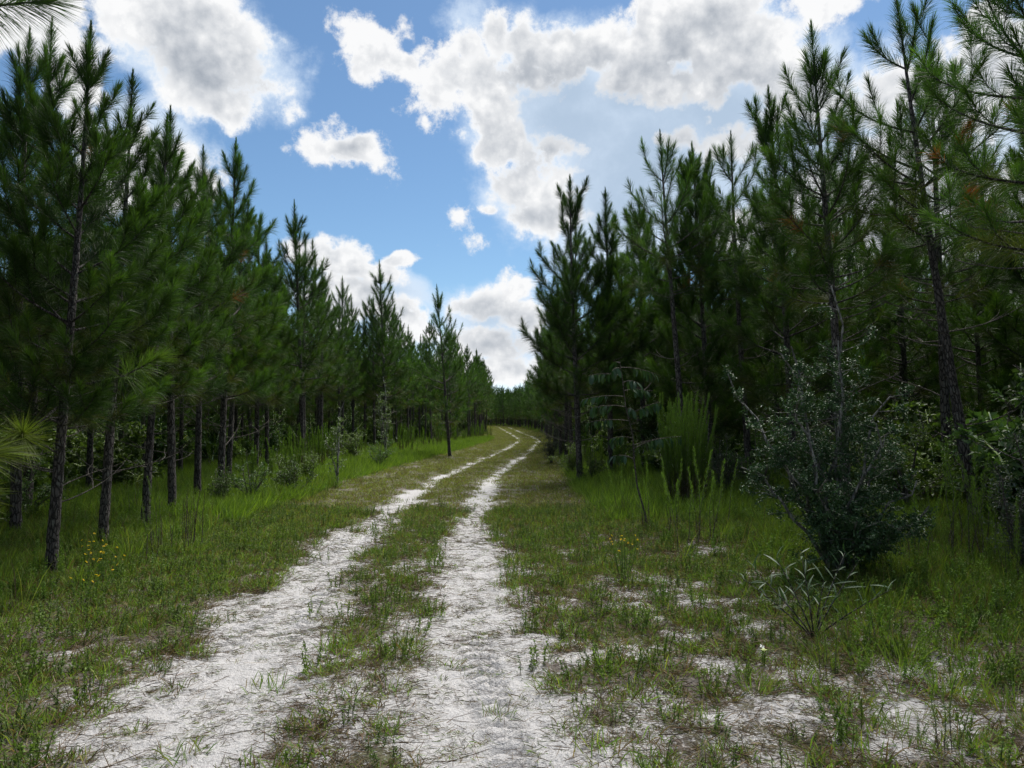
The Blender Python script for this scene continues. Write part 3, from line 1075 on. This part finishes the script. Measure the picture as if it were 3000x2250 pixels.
# ---- the holly shrub, largest plant in the right foreground
x, y = at(1800, 1262)
e = root_at('holly_shrub', on(x, y), 'big dark holly shrub with tiny glossy leaves and pale grey stems', 'shrub')
st, lf = Acc(), Acc()
rs = np.random.default_rng(21)
LP, LD = [], []
stem_list = [(-1.25, .25, 2.0), (-.75, -.3, 2.15), (-.40, .2, 2.25), (.05, -.1, 2.8), (.30, .3, 2.35), (.55, -.2, 1.75), (.85, .1, 1.45), (-.80, -.1, 1.35), (.25, -.5, 1.5), (-.2, .5, 1.9),
             (-.45, -.45, .95), (.6, .4, .8), (.9, -.3, .7), (-.1, -.6, .6), (.5, -.5, .55), (-1.05, .1, 1.1), (.75, -.45, 1.0), (.1, .1, 2.0)]
for (sx, sy, sh) in stem_list:
    n = 9
    q = np.linspace(0, 1, n)
    p = np.stack([sx * .78 * q ** 1.15, sy * q ** 1.15, sh * q], 1)
    p[1:] += rs.normal(0, .035, (n - 1, 3))
    p[0] += (rs.normal(0, .05), rs.normal(0, .05), -.05)
    tube(st, p, .020 * (1 - .8 * q) + .003, (1, 1, 1), 0, 6)
    for j in range(17):
        f = .16 + .84 * rs.random() ** .85
        b = np.array([np.interp(f, q, p[:, c]) for c in range(3)])
        aa = rs.random() * 6.28
        L = (.16 + .30 * rs.random()) * (1.15 - .55 * f)
        dv = norm(np.array([np.cos(aa), np.sin(aa), .35 + rs.normal(0, .35)]))
        e1 = b + dv * L
        tube(st, [b, (b + e1) / 2 + rs.normal(0, .015, 3), e1], [.006, .004, .002], (1, 1, 1), 0, 3)
        for s2 in range(4):
            t2 = .25 + .7 * rs.random()
            b2 = b + (e1 - b) * t2
            d2 = norm(dv * .4 + rs.normal(0, .6, 3) + np.array([0, 0, .2]))
            m = 32
            tt = rs.random((m, 1))
            LP.append(b2 + d2 * tt * L * .55 + rs.normal(0, .012, (m, 3)))
            LD.append(norm(d2 * .3 + rs.normal(0, .8, (m, 3))))
P, D_ = np.concatenate(LP), np.concatenate(LD)
P[:, 2] = np.maximum(P[:, 2], .05)
leaves(lf, P, D_, .030 * (.7 + .6 * rs.random(len(P))), .016, (.045, .095, .036), rs, 0, .35)
mob('stems', st.mesh('stems', [MAT['pale_bark']]), e)
mob('foliage', lf.mesh('foliage', [MAT['gloss']], smooth=False), e)

# ---- sapling with big drooping leaves: every leaf a part
def leaf_mesh(name, L, W, mat, n=5, droop=.3, fold=.18):
    a = Acc()
    q = np.linspace(0, 1, n)
    wv = W * .5 * np.sin(np.pi * np.clip(q * .94 + .03, 0, 1)) ** .8
    mid = np.stack([q * L, 0 * q, -droop * L * q ** 2], 1)
    l_ = mid + np.stack([0 * q, wv, wv * fold], 1)
    r_ = mid + np.stack([0 * q, -wv, wv * fold], 1)
    v = np.concatenate([mid, l_, r_])
    f = []
    for i in range(n - 1):
        f.append([i, i + 1, n + i + 1, n + i])
        f.append([i, 2 * n + i, 2 * n + i + 1, i + 1])
    a.add(v, f, (1, 1, 1))
    return a.mesh(name, [mat])


MAT['bay'] = flat_leaf('dark_bay_leaves', (.024, .060, .024), .42)
MAT['bay2'] = flat_leaf('lighter_bay_leaves', (.035, .070, .022), .32)
MAT['willow'] = flat_leaf('narrow_grey_green_leaves', (.032, .072, .026), .55)
big_leaf = [leaf_mesh('leaf', .15, .058, MAT['bay'], 5, .35), leaf_mesh('leaf', .125, .05, MAT['bay'], 5, .2), leaf_mesh('leaf', .14, .055, MAT['bay2'], 5, .5)]
rs = np.random.default_rng(31)
x, y = at(1384, 1150)

e = root_at('leafy_sapling', on(x, y), 'thin leaning sapling with large dark drooping leaves at the grass edge', 'sapling')
sa = Acc()
stem = np.array([(0.08, 0, -.05), (.04, 0, .25), (-.06, 0, .6), (-.10, .02, 1.0), (-.12, 0, 1.35), (-.22, -.02, 1.75), (-.26, 0, 2.15), (-.30, 0, 2.42)])
tube(sa, stem, np.linspace(.017, .004, 8), (1, 1, 1), 0, 6)
boughs = []
for (h, a, L, el_) in [(1.15, .2, .55, .5), (1.3, 2.9, .35, .3), (1.55, 3.2, .62, .15), (1.62, .3, .62, .55), (1.75, 2.6, .55, .2), (1.9, 3.5, .68, .1), (1.98, .4, .42, .3), (2.1, 5.2, .35, .3), (2.2, 3.0, .5, .25), (2.32, .1, .52, .05), (2.38, 1.8, .3, .4), (1.0, 3.3, .35, .5), (1.7, 4.8, .4, .3), (1.2, 6.0, .72, .35), (2.3, 4.2, .35, .2)]:
    b = np.array([np.interp(h, stem[:, 2], stem[:, c]) for c in range(3)])
    q = np.linspace(0, 1, 5)[:, None]
    d = np.array([math.cos(a) * math.cos(el_), math.sin(a) * math.cos(el_), math.sin(el_)])
    p = b + d * L * q + np.array([0, 0, -.12]) * q ** 2
    tube(sa, p, np.linspace(.006, .002, 5), (1, 1, 1), 0, 4)
    boughs.append(p)
mob('stem', sa.mesh('stem', [MAT['twig']]), e)
for p in boughs:
    for i in range(12):
        f = .35 + .65 * (i + .5) / 12
        b = [np.interp(f, np.linspace(0, 1, 5), p[:, c]) for c in range(3)]
        o_ = mob('leaf', big_leaf[int(rs.choice([0, 0, 1, 1, 2]))], e)
        o_.location = b
        dirn = math.atan2(*(p[-1] - p[0])[[1, 0]])
        o_.rotation_euler = (rs.normal(0, .35), R(rs.uniform(38, 78)), dirn + rs.uniform(-1.5, 1.5))
        s_ = rs.uniform(.75, 1.1)
        o_.scale = (s_, s_, s_)

# ---- the tall feathery green bush and the weeds beside it
x, y = at(1478, 1105)
two_part('feathery_bush', feather(41, 2.05, 85, .34, .085, 420, .0050, (.105, .18, .034), True, 46, .10), on(x, y),
         'tall bright green feathery bush standing before a pine trunk', 'bush')

# ---- narrow-leaved weed in the right foreground: every leaf a part
x, y = at(1748, 1388)
e = root_at('willow_weed', on(x, y), 'low weed with long narrow leaves on dark stems in front of the holly', 'weed')
nl_ = [leaf_mesh('leaf', .15, .013, MAT['willow'], 4, .25, .3), leaf_mesh('leaf', .11, .011, MAT['willow'], 4, .1, .3), leaf_mesh('leaf', .13, .014, MAT['willow'], 4, .4, .3)]
sa = Acc()
rs = np.random.default_rng(44)
tips = []
for (a, lean, h) in [(3.0, .42, .5), (3.4, .30, .60), (.1, .25, .62), (.3, .42, .55), (1.5, .2, .5), (4.6, .25, .48), (2.6, .55, .42), (5.8, .5, .42), (3.1, .08, .62)]:
    q = np.linspace(0, 1, 6)
    p = np.stack([np.cos(a) * lean * q ** 1.2, np.sin(a) * lean * q ** 1.2, h * q - .02], 1)
    tube(sa, p, np.linspace(.007, .002, 6), (1, 1, 1), 0, 5)
    tips.append((p, a))
mob('stems', sa.mesh('stems', [MAT['bark']]), e)
for p, a in tips:
    for i in range(13):
        f = .38 + .62 * i / 12
        o_ = mob('leaf', nl_[int(rs.integers(3))], e)
        o_.location = [np.interp(f, np.linspace(0, 1, 6), p[:, c]) for c in range(3)]
        o_.rotation_euler = (rs.normal(0, .4), -R(rs.uniform(15, 65)), a + i * 2.4)
        s_ = rs.uniform(.8, 1.2)
        o_.scale = (s_, s_, s_)

# ---- flowers
def flower_plant(name, loc, H, n, spread, petal_col, label, cat, seed, group=None, npet=5, pl=.014):
    rs = np.random.default_rng(seed)
    e = root_at(name, loc, label, cat, group)
    st, lf = Acc(), Acc()
    heads = []
    for i in range(n):
        a, r = rs.random() * 6.28, spread * rs.random() ** .5
        h = H * (.6 + .4 * rs.random())
        q = np.linspace(0, 1, 4)
        p = np.stack([np.cos(a) * r * (.3 + .7 * q), np.sin(a) * r * (.3 + .7 * q), h * q - .01], 1)
        tube(st, p, np.linspace(.0028, .0014, 4), (1, 1, 1), 0, 3)
        heads.append(p[-1])
        m = 26
        f = rs.random(m) * .85
        P = np.stack([np.interp(f, q, p[:, c]) for c in range(3)], 1)
        needles(lf, P, np.tile([0, 0, 1.0], (m, 1)), .05, R(50) + rs.normal(0, .3, m), .005, (.07, .13, .02), rs)
    mob('stems', st.mesh('stems', [MAT['grass_stem']]), e)
    mob('foliage', lf.mesh('foliage', [MAT['grass']], smooth=False), e)
    fa_ = Acc()
    a = np.linspace(0, 6.28, npet, endpoint=False)
    P = np.stack([np.cos(a) * .002, np.sin(a) * .002, 0 * a], 1)
    D2 = np.stack([np.cos(a), np.sin(a), 0 * a + .35], 1)
    leaves(fa_, P, D2, pl, pl * .75, petal_col, rs, 0, .1)
    fm = fa_.mesh('flower', [MAT['petal']], smooth=False)
    for h_ in heads:
        o_ = mob('flower', fm, e)
        o_.location = h_
        o_.rotation_euler = (rs.normal(0, .4) + .5, rs.normal(0, .4), rs.random() * 6)
    return e


MAT['petal'] = leaf_material('petals', .6, .2, .3, .15)
MAT['grass_stem'] = flat_leaf('green_stems', (.05, .09, .03), .6)
YEL = (.75, .50, .02)
for i, (dx, dy, n, lab) in enumerate([(200, 1205, 5, 'yellow flowers at the foot of the second left pine'), (222, 1218, 5, 'small yellow flower cluster right of the second left pine trunk'),
                                      (238, 1240, 6, 'yellow flowers in open grass between the left pines and the sand'), (262, 1232, 5, 'outermost yellow flowers toward the sand on the left verge'),
                                      (185, 1282, 4, 'lowest yellow flowers in the left grass'), (215, 1272, 5, 'yellow flowers on tall thin stems low in the left grass')]):
    x, y = at(dx, dy + 28)
    flower_plant('yellow_wildflower', on(x, y), .36, n, .2, YEL, lab, 'wildflower', 60 + i, 'yellow wildflowers on the left verge', 5, .013)
x, y = at(1345, 1248)
flower_plant('goldenrod_clump', on(x, y), .46, 16, .16, YEL, 'green bushy clump with yellow flowers at the edge of the right sand', 'wildflower', 71, None, 5, .012)
x, y = at(1640, 1440)
flower_plant('white_wildflower', on(x, y), .17, 2, .04, (.85, .85, .85), 'pair of small white flowers low in the right foreground', 'wildflower', 72, None, 4, .02)

# ---- dog fennels and other tall weeds
FEN = [feather(80 + i, 1.25, 3 + i % 3, .16, .07, 330, .0046, (.12, .20, .032), True, 55, .2) for i in range(4)]
FENF = [feather(90 + i, 1.4, 5, .22, .09, 300, .012, (.10, .165, .032), True) for i in range(3)]
FENB = [feather(95 + i, 1.2, 6, .22, .03, 260, .006, (.055, .045, .028), True) for i in range(2)]
fen = [
    (1480, 1192, .98, 0, 'brightest feathery weed standing before the tall green bush'),
    (1512, 1186, 1.0, 1, 'feathery weed right of the brightest one before the tall bush'),
    (1450, 1165, .9, 2, 'feathery weed left of the brightest one before the tall bush'),
    (1550, 1165, .8, 3, 'brown stemmed feathery weed between tall bush and holly'),
    (1400, 1150, .8, 1, 'feathery weed beside the drooping leaved sapling'),
    (1340, 1120, .75, 2, 'feathery weed behind the yellow flowered clump on the right'),
    (2010, 1205, .95, 0, 'leftmost feathery weed of the clump right of the holly'),
    (2055, 1225, 1.1, 1, 'tall feathery weed in front of the leaning pine foot'),
    (2095, 1210, 1.15, 2, 'tallest feathery weed right of the holly at the leaning pine'),
    (2130, 1235, .9, 3, 'feathery weed at the right end of the clump by the leaning pine'),
    (1975, 1240, .8, 2, 'short feathery weed between the holly and the clump to its right'),
    (2185, 1290, .7, 1, 'feathery weed at the right edge of the picture'),
    (1775, 1470, .40, 3, 'small bright feathery weed in front of the narrow leaved weed'),
    (1905, 1420, .45, 0, 'small yellow green weed below the holly on the right'),
    (2020, 1620, .42, 1, 'small feathery weed at the bottom right of the sand'),
    (345, 1215, .75, 3, 'dry feathery stalk left of the fourth left pine'),
    (150, 1165, .7, 0, 'feathery weed between the two nearest left pines'),
    (290, 1130, .7, 2, 'feathery weed behind the third left pine'),
]
for dx, dy, h, k, lab in fen:
    x, y = at(dx, dy)
    two_part('dog_fennel', FEN[k], on(x, y), lab, 'weed', 'feathery weeds near the track', rng.random() * 6.28, h)
for i, (dx, dy, h) in enumerate([(405, 1200, .62), (420, 1190, .75), (358, 1195, .55)]):
    x, y = at(dx, dy)
    two_part('dry_weed', FENB[i % 2], on(x, y), ['brown dry weed stalks in the left grass', 'tallest brown dry weed stalks right of the fourth left pine', 'short brown dry stalks between third and fourth left pines'][i], 'weed', 'dry weeds on the left verge', i * 2.0, h)
# belts of tall weeds along both stands
rs = np.random.default_rng(77)
for side, y0, y1, n in ((-1, 15, 30, 26), (-1, 28, 66, 46), (1, 11.5, 40, 30)):
    for i in range(n):
        y = y0 + (y1 - y0) * (i + rs.random()) / n
        x = (float(edge_l(y)) + .9 + rs.normal(0, .45)) if side < 0 else (float(edge_r(y)) - .1 + abs(rs.normal(0, .6)))
        if side < 0 and 27 < y < 45:
            x = min(x, -4.2 + rs.normal(0, .8)) if y < 31 else x + rs.random() * 2.6
        h = (1.05 if side < 0 else .85) * (.65 + .5 * rs.random())
        kit = FENF[int(rs.integers(3))] if rs.random() > .14 else FENB[int(rs.integers(2))]
        two_part('dog_fennel', kit, on(x, y), 'tall feathery weed in the belt %s' % ('before the left pines' if side < 0 else 'along the right pines'),
                 'weed', 'belt of tall weeds %s' % ('before the left pines' if side < 0 else 'along the right pines'), rs.random() * 6.28, h)

# ---- shrubs one can point to
DK, OL, PA = (.070, .130, .040), (.11, .165, .045), (.12, .17, .085)
SH = [shrub(120, 1.3, 1.3, .045, .022, DK, 9, 16, 16), shrub(121, 1.2, 1.5, .05, .024, OL, 9, 16, 15),
      shrub(122, 2.1, .8, .05, .028, PA, 4, 16, 12, 'leaf', 'pale_bark'), shrub(123, 1.0, 1.2, .055, .025, (.060, .105, .025), 8, 14, 14),
      shrub(124, 1.5, 1.4, .04, .018, (.050, .070, .045), 10, 18, 16)]
for dx, dy, k, sc_, lab in [
        (545, 1092, 0, .75, 'dark rounded shrub among the left row of trunks'),
        (610, 1062, 1, .75, 'olive shrub right of the dark one by the left pines'),
        (488, 1100, 3, .7, 'light green low shrub between two left trunks'),
        (730, 1048, 2, 1.0, 'slender pale leaved little tree before the left pines'),
        (672, 1050, 1, .75, 'loose olive shrub left of the pale leaved little tree'),
        (640, 1075, 3, .8, 'bright green bush at the grass edge on the left'),
        (822, 1012, 0, .85, 'small dark bush at the foot of the tallest middle pine'),
        (835, 985, 2, 1.7, 'tall thin grey green shrub before the tallest middle pine'),
        (770, 1000, 1, 1.1, 'spreading shrub in front of the dim left stand'),
        (1190, 1002, 4, 1.0, 'greyish twiggy shrub leaning over the right rut'),
        (1235, 1030, 1, .9, 'brown olive shrub at the corner of the right stand'),
        (1275, 1045, 3, .8, 'leafy shrub under the densest right pine'),
        (1215, 985, 4, 1.2, 'shrub behind the greyish one over the rut'),
        (1560, 1085, 4, .8, 'twiggy bush between the tall green bush and the holly'),
        (2150, 1150, 0, 1.5, 'dark shrub mass at the right edge behind the leaning pine'),
        (1960, 1120, 1, 1.4, 'olive shrub in the shade right behind the holly'),
        (1640, 1080, 0, 1.2, 'dark shrub left behind the holly'),
        (60, 1140, 0, .9, 'dark shrub at the left edge between the trunks'),
        (2200, 1260, 4, .9, 'low twiggy shrub at the right border')]:
    x, y = at(dx, dy)
    two_part('shrub', SH[k], on(x, y), lab, 'shrub', None, rng.random() * 6.28, sc_)


# ================================================================== grass and litter (stuff)
def tuft(seed, n, lo, hi, width, spread, cols, ang=(8, 50), two=True, droop=.3, mat='grass'):
    rs = np.random.default_rng(seed)
    a = Acc()
    P = np.zeros((n, 3))
    an, r = rs.random(n) * 6.28, spread * rs.random(n) ** .7
    P[:, 0], P[:, 1], P[:, 2] = np.cos(an) * r, np.sin(an) * r, -.005
    ax = norm(np.stack([np.cos(an) * r / max(spread, .01) * .4, np.sin(an) * r / max(spread, .01) * .4, np.ones(n)], 1))
    cols = np.array(cols)
    c = cols[rs.integers(len(cols), size=n)]
    L = lo + (hi - lo) * rs.random(n)
    needles(a, P, ax, L, R(1) * rs.uniform(ang[0], ang[1], n), width, c, rs, two, droop, 0, .3)
    return a.mesh(mat, [MAT[mat]], smooth=False)


def weedlet(seed, H, n, col, ll=.03, lw=.008):
    rs = np.random.default_rng(seed)
    a = Acc()
    for i in range(n):
        an, r = rs.random() * 6.28, .05 * rs.random()
        h = H * (.5 + .5 * rs.random())
        top = np.array([np.cos(an) * (r + .25 * h), np.sin(an) * (r + .25 * h), h])
        b = np.array([np.cos(an) * r, np.sin(an) * r, -.005])
        tube(a, [b, (b + top) / 2 + rs.normal(0, .005, 3), top], [.002, .0016, .001], np.array(col) * .7, 0, 3)
        m = int(14 + h * 130)
        f = .12 + .88 * rs.random((m, 1))
        leaves(a, b + (top - b) * f, norm(rs.normal(size=(m, 3)) + np.array([0, 0, .6])), ll * (1.2 - .6 * f[:, 0]), lw, col, rs)
    return a.mesh('weeds', [MAT['grass']], smooth=False)


def flat_litter(seed, n, L, width, cols, spread=.2):
    rs = np.random.default_rng(seed)
    a = Acc()
    P = np.stack([rs.normal(0, spread * .5, n), rs.normal(0, spread * .5, n), .004 + .012 * rs.random(n)], 1)
    an = rs.random(n) * 6.28
    A = np.stack([np.cos(an), np.sin(an), .03 + 0 * an], 1)
    cols = np.array(cols)
    needles(a, P, A, L * (.5 + rs.random(n)), rs.random(n) * .1, width, cols[rs.integers(len(cols), size=n)], rs, True, -.02)
    return a.mesh('litter', [MAT['dry']], smooth=False)


G1, G2, G3 = (.135, .205, .032), (.095, .170, .028), (.19, .215, .050)
B1, B2, B3 = (.14, .095, .055), (.085, .060, .040), (.20, .165, .11)
kinds_low = [tuft(1, 34, .04, .11, .0036, .06, [G1, G2, G1, B1]), tuft(2, 26, .03, .09, .004, .05, [G1, G3, B2], (15, 70)),
             tuft(3, 44, .05, .13, .0034, .08, [G1, G3, G2, G1, B1]), tuft(4, 30, .03, .08, .0034, .09, [G3, B1, B2], (25, 80)),
             weedlet(5, .10, 4, (.10, .155, .045), .016, .006), weedlet(6, .16, 3, (.12, .18, .04), .02, .007)]
kinds_dry = [tuft(11, 40, .05, .13, .0032, .06, [B1, B2, B3], (20, 80), mat='dry'), tuft(12, 30, .04, .10, .003, .08, [B1, B3, G3], (35, 88), mat='dry'),
             flat_litter(13, 26, .10, .0026, [B1, B2]), flat_litter(14, 20, .14, .003, [B2, (.05, .04, .03), B3]), flat_litter(15, 34, .07, .003, [B1, B2, (.10, .09, .075)])]
kinds_tall = [tuft(21, 70, .12, .30, .004, .10, [G1, G2, G3], (3, 32)), tuft(22, 80, .15, .38, .004, .13, [G1, G2, (.11, .175, .03), B1], (3, 35)),
              weedlet(23, .28, 6, (.10, .175, .03), .03, .010), weedlet(24, .36, 5, (.12, .19, .035), .034, .009),
              tuft(25, 60, .15, .42, .0045, .12, [(.14, .20, .032), G1], (2, 28)),
              tuft(26, 50, .08, .24, .004, .13, [B1, B3, G3], (15, 70)), tuft(27, 9, .35, .65, .005, .10, [B1, B2, G3], (2, 22))]
kinds_far = [tuft(31, 30, .05, .15, .012, .16, [G1, G3, B1], (10, 55), False), tuft(32, 34, .06, .18, .013, .2, [G3, B1, (.10, .11, .04)], (10, 60), False),
             tuft(33, 44, .15, .42, .013, .2, [G1, G2, (.11, .17, .028)], (3, 35), False), tuft(34, 44, .2, .55, .014, .22, [(.10, .16, .028), G1], (3, 35), False)]
rs = np.random.default_rng(5)


def spread_points(n, x0, x1, y0, y1, keep, ypow=1.0):
    x = rs.uniform(x0, x1, n)
    y = y0 + (y1 - y0) * rs.random(n) ** ypow
    k = rs.random(n) < keep(x, y)
    return x[k], y[k]


def lay(name, label, x, y, lo, hi, idx, variants, tilt=.12):
    n = len(x)
    z = ground_z(x, y) - .004
    rot = np.stack([rs.normal(0, tilt, n), rs.normal(0, tilt, n), rs.random(n) * 6.28], 1)
    scatter(name, label, np.stack([x, y, z], 1), rot, rs.uniform(lo, hi, n), idx, variants)


# low grass: in tufts wherever the sand is not driven bare
def k_low(x, y):
    c = cover(x, y)
    return np.clip((c - .12) * 1.2, 0.012, 1) * (.55 + .45 * sstep(y, 4.5, 8)) * (1 - .75 * sstep(x, 3, 4.5))


x, y = spread_points(46000, -7.5, 6.5, 2.3, 13, k_low, 1.15)
lay('short_grass', 'short sparse grass and weeds growing through the sand', x, y, .5, 1.8, rs.choice(6, len(x), p=[.26, .16, .24, .10, .13, .11]), kinds_low)
x, y = spread_points(30000, -6.5, 6, 2.3, 13, lambda x, y: np.clip(.015 + .75 * np.exp(-((cover(x, y) - .50) / .24) ** 2), 0, 1))
lay('dry_grass', 'brown dry grass and fallen pine needles on the sand', x, y, .5, 1.35, rs.choice(5, len(x), p=[.10, .16, .30, .20, .24]), kinds_dry)


# creeping runners and scraps lying on the driven sand
G4, B4 = (.10, .12, .045), (.16, .13, .09)
kinds_flat = [flat_litter(41, 26, .055, .0034, [G4, B4, G1], .09), flat_litter(42, 20, .075, .0032, [G4, B2, B4], .12), flat_litter(43, 16, .11, .0026, [B4, B2], .14),
              tuft(44, 18, .015, .05, .0034, .07, [G4, G1, B4], (40, 85)), tuft(45, 14, .02, .06, .0034, .05, [B4, B2, G4], (30, 85))]
x, y = spread_points(30000, -5.5, 4.5, 2.4, 14, lambda x, y: np.clip(.12 + .5 * fbm(x * 2.2, y * 2.2, 133, 3) ** 2 * 2, 0, 1), 1.1)
lay('creeping_grass', 'scraps of creeping grass and twigs lying on the white sand', x, y, .4, 1.2, rs.integers(0, 5, len(x)), kinds_flat, .05)


# taller grass towards the pines
def k_tall(x, y):
    u = x - rut_l(y)
    l_ = sstep(-u, 1.6, 3.0) * (.12 + .88 * sstep(y, 4.4, 7))
    r_ = sstep(x, 2.1, 3.6) * (.25 + .75 * sstep(y, 4, 7)) + .10 * sstep(x, .9, 2.0)
    return np.clip((l_ + r_) * (.35 + 1.1 * (fbm(x * .9, y * .9, 91, 3) - .2)), 0, 1)


x, y = spread_points(32000, -10, 10, 2.6, 17, k_tall)
u = x - rut_l(y)
sc_t = np.clip(.45 + .25 * np.maximum(sstep(-u, 2, 4), sstep(x, 2.5, 4.5)), 0, 1)
lay('tall_grass', 'lush green grass and herbs under and before the pines', x, y, .35, 1.1, rs.choice(7, len(x), p=[.20, .15, .19, .14, .14, .13, .05]), kinds_tall)


def k_far(x, y):
    return np.clip(cover(x, y) * 1.3 - .25, .01, 1) * (np.abs(x) < .8 * y + 1)


x, y = spread_points(60000, -16, 14, 11, 60, k_far, 1.3)
u = x - rut_l(y)
on_verge = (u > -2.2) & (u < 3.6) & (x < edge_r(y) - .3)
idx = np.where(on_verge, rs.integers(0, 2, len(x)), rs.integers(1, 4, len(x)))
lay('verge_grass', 'mown looking yellow green grass along the track further off', x, y, .5, 1.15, idx, kinds_far)
x, y = spread_points(40000, -60, 60, 55, 185, lambda x, y: np.clip(cover(x, y) * 1.3 - .25, .01, 1) * (np.abs(x) < .5 * y))
u = x - rut_l(y)
far_verge = (u > -2.4) & (u < 3.4)
lay('distant_grass', 'grass along the far part of the track', x, y, .6, 1.2, np.where(far_verge, rs.integers(0, 2, len(x)), rs.integers(1, 4, len(x))), kinds_far)

x, y = spread_points(26000, -9, 9, 56, 150, lambda x, y: np.clip(cover(x, y) * 1.5 - .3, 0, 1) * ((x - rut_l(y) > -3.5) & (x - rut_l(y) < 5)))
lay('far_verge_grass', 'low yellow green grass beside the far bend of the track', x, y, .7, 1.2, rs.integers(0, 2, len(x)), kinds_far)

# brush inside the stands
FB = []
for i, (H, W, c) in enumerate([(1.5, 1.7, DK), (2.1, 1.7, (.075, .125, .038)), (1.1, 1.6, OL), (1.3, 1.3, (.090, .145, .035))]):
    kit = shrub(140 + i, H, W, .10, .055, c, 9, 14, 20)
    FB.append(joined((kit[0], kit[1]), 'brush'))
    FB[-1].materials.clear()
    FB[-1].materials.append(MAT['leaf'])
    FB[-1].materials.append(MAT['twig'])
fk = FENF[0]
fb = joined((fk[0], fk[1]), 'brush')
fb.materials.clear()
fb.materials.append(MAT['grass'])
fb.materials.append(MAT['twig'])
FB.append(fb)


def k_brush(x, y):
    inl = sstep(edge_l(y) - x, .3, 2.5)
    inr = sstep(x - edge_r(y), .2, 2.0)
    return np.clip((inl * .55 + inr) * (np.abs(x) < .85 * y + 2) * (.25 + 1.2 * (fbm(x * .25, y * .25, 97, 3) - .15)), 0, 1)


x, y = spread_points(7500, -50, 50, 9, 75, k_brush, 1.25)
lay('undergrowth', 'dim brush filling the ground between the pine trunks', x, y, .6, 1.5, rs.integers(0, 5, len(x)), FB, .05)
x, y = spread_points(3000, -110, 110, 70, 200, lambda x, y: np.clip((sstep(edge_l(y) - x, 0, 2) + sstep(x - edge_r(y), 0, 2) + (y > 172)) * .8, 0, 1))
lay('far_undergrowth', 'far brush at the foot of the distant pines', x, y, 1.0, 2.0, rs.integers(0, 5, len(x)), FB, .05)
print('script done', round(time.time() - _t0, 1))
